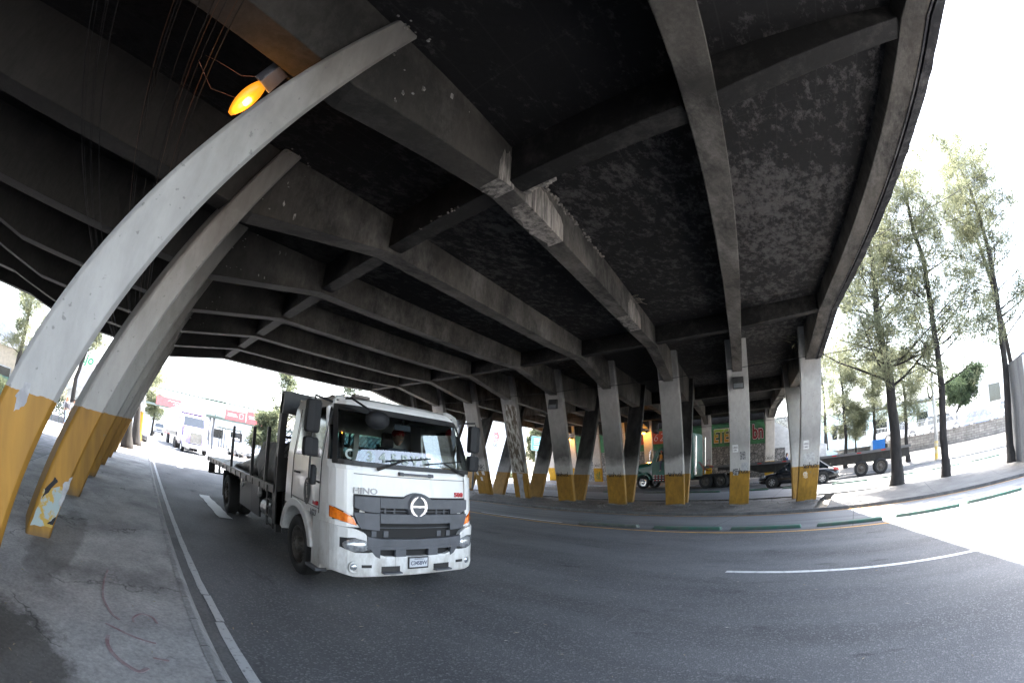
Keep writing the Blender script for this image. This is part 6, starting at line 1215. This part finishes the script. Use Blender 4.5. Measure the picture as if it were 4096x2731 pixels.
person('person with reddish hair, dark long coat and pale jeans at the kerb', (-31.2, -5.75, .12), R(70), 1.75, (.03, .03, .04), (.35, .45, .55), (.3, .1, .04), True, 0, GP)
person('person in a white shirt and blue jeans beside the hand rail', (-31.9, -5.35, .12), R(200), 1.78, (.7, .7, .7), (.05, .1, .25), (.02, .02, .02), False, .1, GP)
person('person in a green top standing right of the white shirt', (-32.2, -5.05, .12), R(190), 1.65, (.15, .45, .35), (.05, .08, .2), (.35, .25, .2), False, 0, GP)
person('person with grey hair standing behind the dark coat', (-32.3, -6.0, .12), R(30), 1.82, (.3, .3, .32), (.1, .1, .12), (.4, .38, .38), False, 0, GP)
pw = person('person in a dark blue jacket walking with a backpack past the wing wall', (-5.55, 36.1, vz(-5.5, 36.1)), R(10), 1.66, (.02, .04, .14), (.08, .08, .1), (.01, .01, .01), True, .18)
MB().ell((-.2, 0, 1.2), (.13, .15, .24), 12, 8).build('backpack', BLACK, pw, smooth=True)
dg_ = person('tractor driver in an orange shirt behind the side window', (-14.1, 30.72, 1.75), math.pi, 1.5, (.7, .25, .03), (.05, .05, .08), (.3, .02, .02))
yp = thing('painted_pole', 'thick pole with yellow painted foot beside the dark tree trunk', 'pole', (-31.1, -.15, 0)); MB().cyl((0, 0), .16, 0, 2.2, 'z', 12).build('painted_foot', M('foot_yellow', (.55, .3, .03), .7), yp); MB().cyl((0, 0), .155, 2.2, 8.5, 'z', 12).build('shaft', PLAS, yp)
bs = thing('bus_stop_sign', 'small street sign on a thin post at the left kerb', 'sign', (-36, -.3, 0)); MB().cyl((0, 0), .04, 0, 2.6, 'z', 8).build('post', STEEL, bs); MB().box((.03, -.3, 1.9), (.06, .3, 2.5)).build('panel', PBLU, bs)
# dirt strip round the left trees, rubble, litter
S('dirt_strip', MB().sheet([-60+i*.7 for i in range(56)], [-1.6, -1.2, -.8, -.4, 0, .38], lambda x, y: .128+.05*math.exp(-((y+.7)/.4)**2)*(.6+.4*math.sin(x*2.1))), EARTH)
def scatter(name, n, fx2, mat, label, cat, smin, smax, seed, flat=1):
    rnd = random.Random(seed); mb = MB()
    for i in range(n):
        x, y, z = fx2(rnd); s_ = rnd.uniform(smin, smax)
        if flat < .1:
            a = rnd.uniform(0, 6.3); dx, dy = math.cos(a)*s_, math.sin(a)*s_; mb.add([(x-dx, y-dy, z+.003), (x+dy*.25, y-dx*.25, z+.008), (x+dx, y+dy, z+.003), (x-dy*.25, y+dx*.25, z+.008)], [(0, 1, 2, 3)])
        else: mb.hexa(*[[(x+dx*s_*rnd.uniform(.5, 1), y+dy*s_*rnd.uniform(.5, 1), z+dz*s_) for dx, dy in ((-1, -1), (1, -1), (1, 1), (-1, 1))] for dz in (-.4, .5)])
    return tag(mb.build(name, mat, fix=False), label, cat, kind='stuff')
STN = M('stone_chip', (.2, .19, .18), .9, col2=(.1, .095, .09)); LF = M('dry_leaf', (.3, .24, .14), .8, col2=(.4, .38, .33), scale=3)
scatter('rubble', 1500, lambda r: ((lambda x, y: (x, y, md(x, y)))(r.uniform(-28, -1.5), 16.4+5.8*r.random())), STN, 'small stones and rubble scattered on the dirt median', 'rubble', .008, .035, 1)
scatter('rubble', 900, lambda r: ((lambda k, a, d: (lambda x, y: (x, y, md(x, y)))(X0+3*k+.45+a*.65, 19.1-.05+d))(r.choice(range(-6, 1)), r.gauss(0, .55), r.gauss(-.05, .1))), STN, 'broken stones heaped round the feet of the median columns', 'rubble', .015, .05, 2)
scatter('leaf_litter', 70, lambda r: (r.uniform(-6, 1.5), r.uniform(.6, 7), .006), LF, 'dry leaves and scraps lying on the asphalt near the kerb', 'litter', .012, .035, 3, .01)
scatter('leaf_litter', 90, lambda r: (r.uniform(-7, .5), r.uniform(-2.2, .25), .128), LF, 'dry leaves and scraps lying on the near pavement', 'litter', .01, .028, 4, .01)
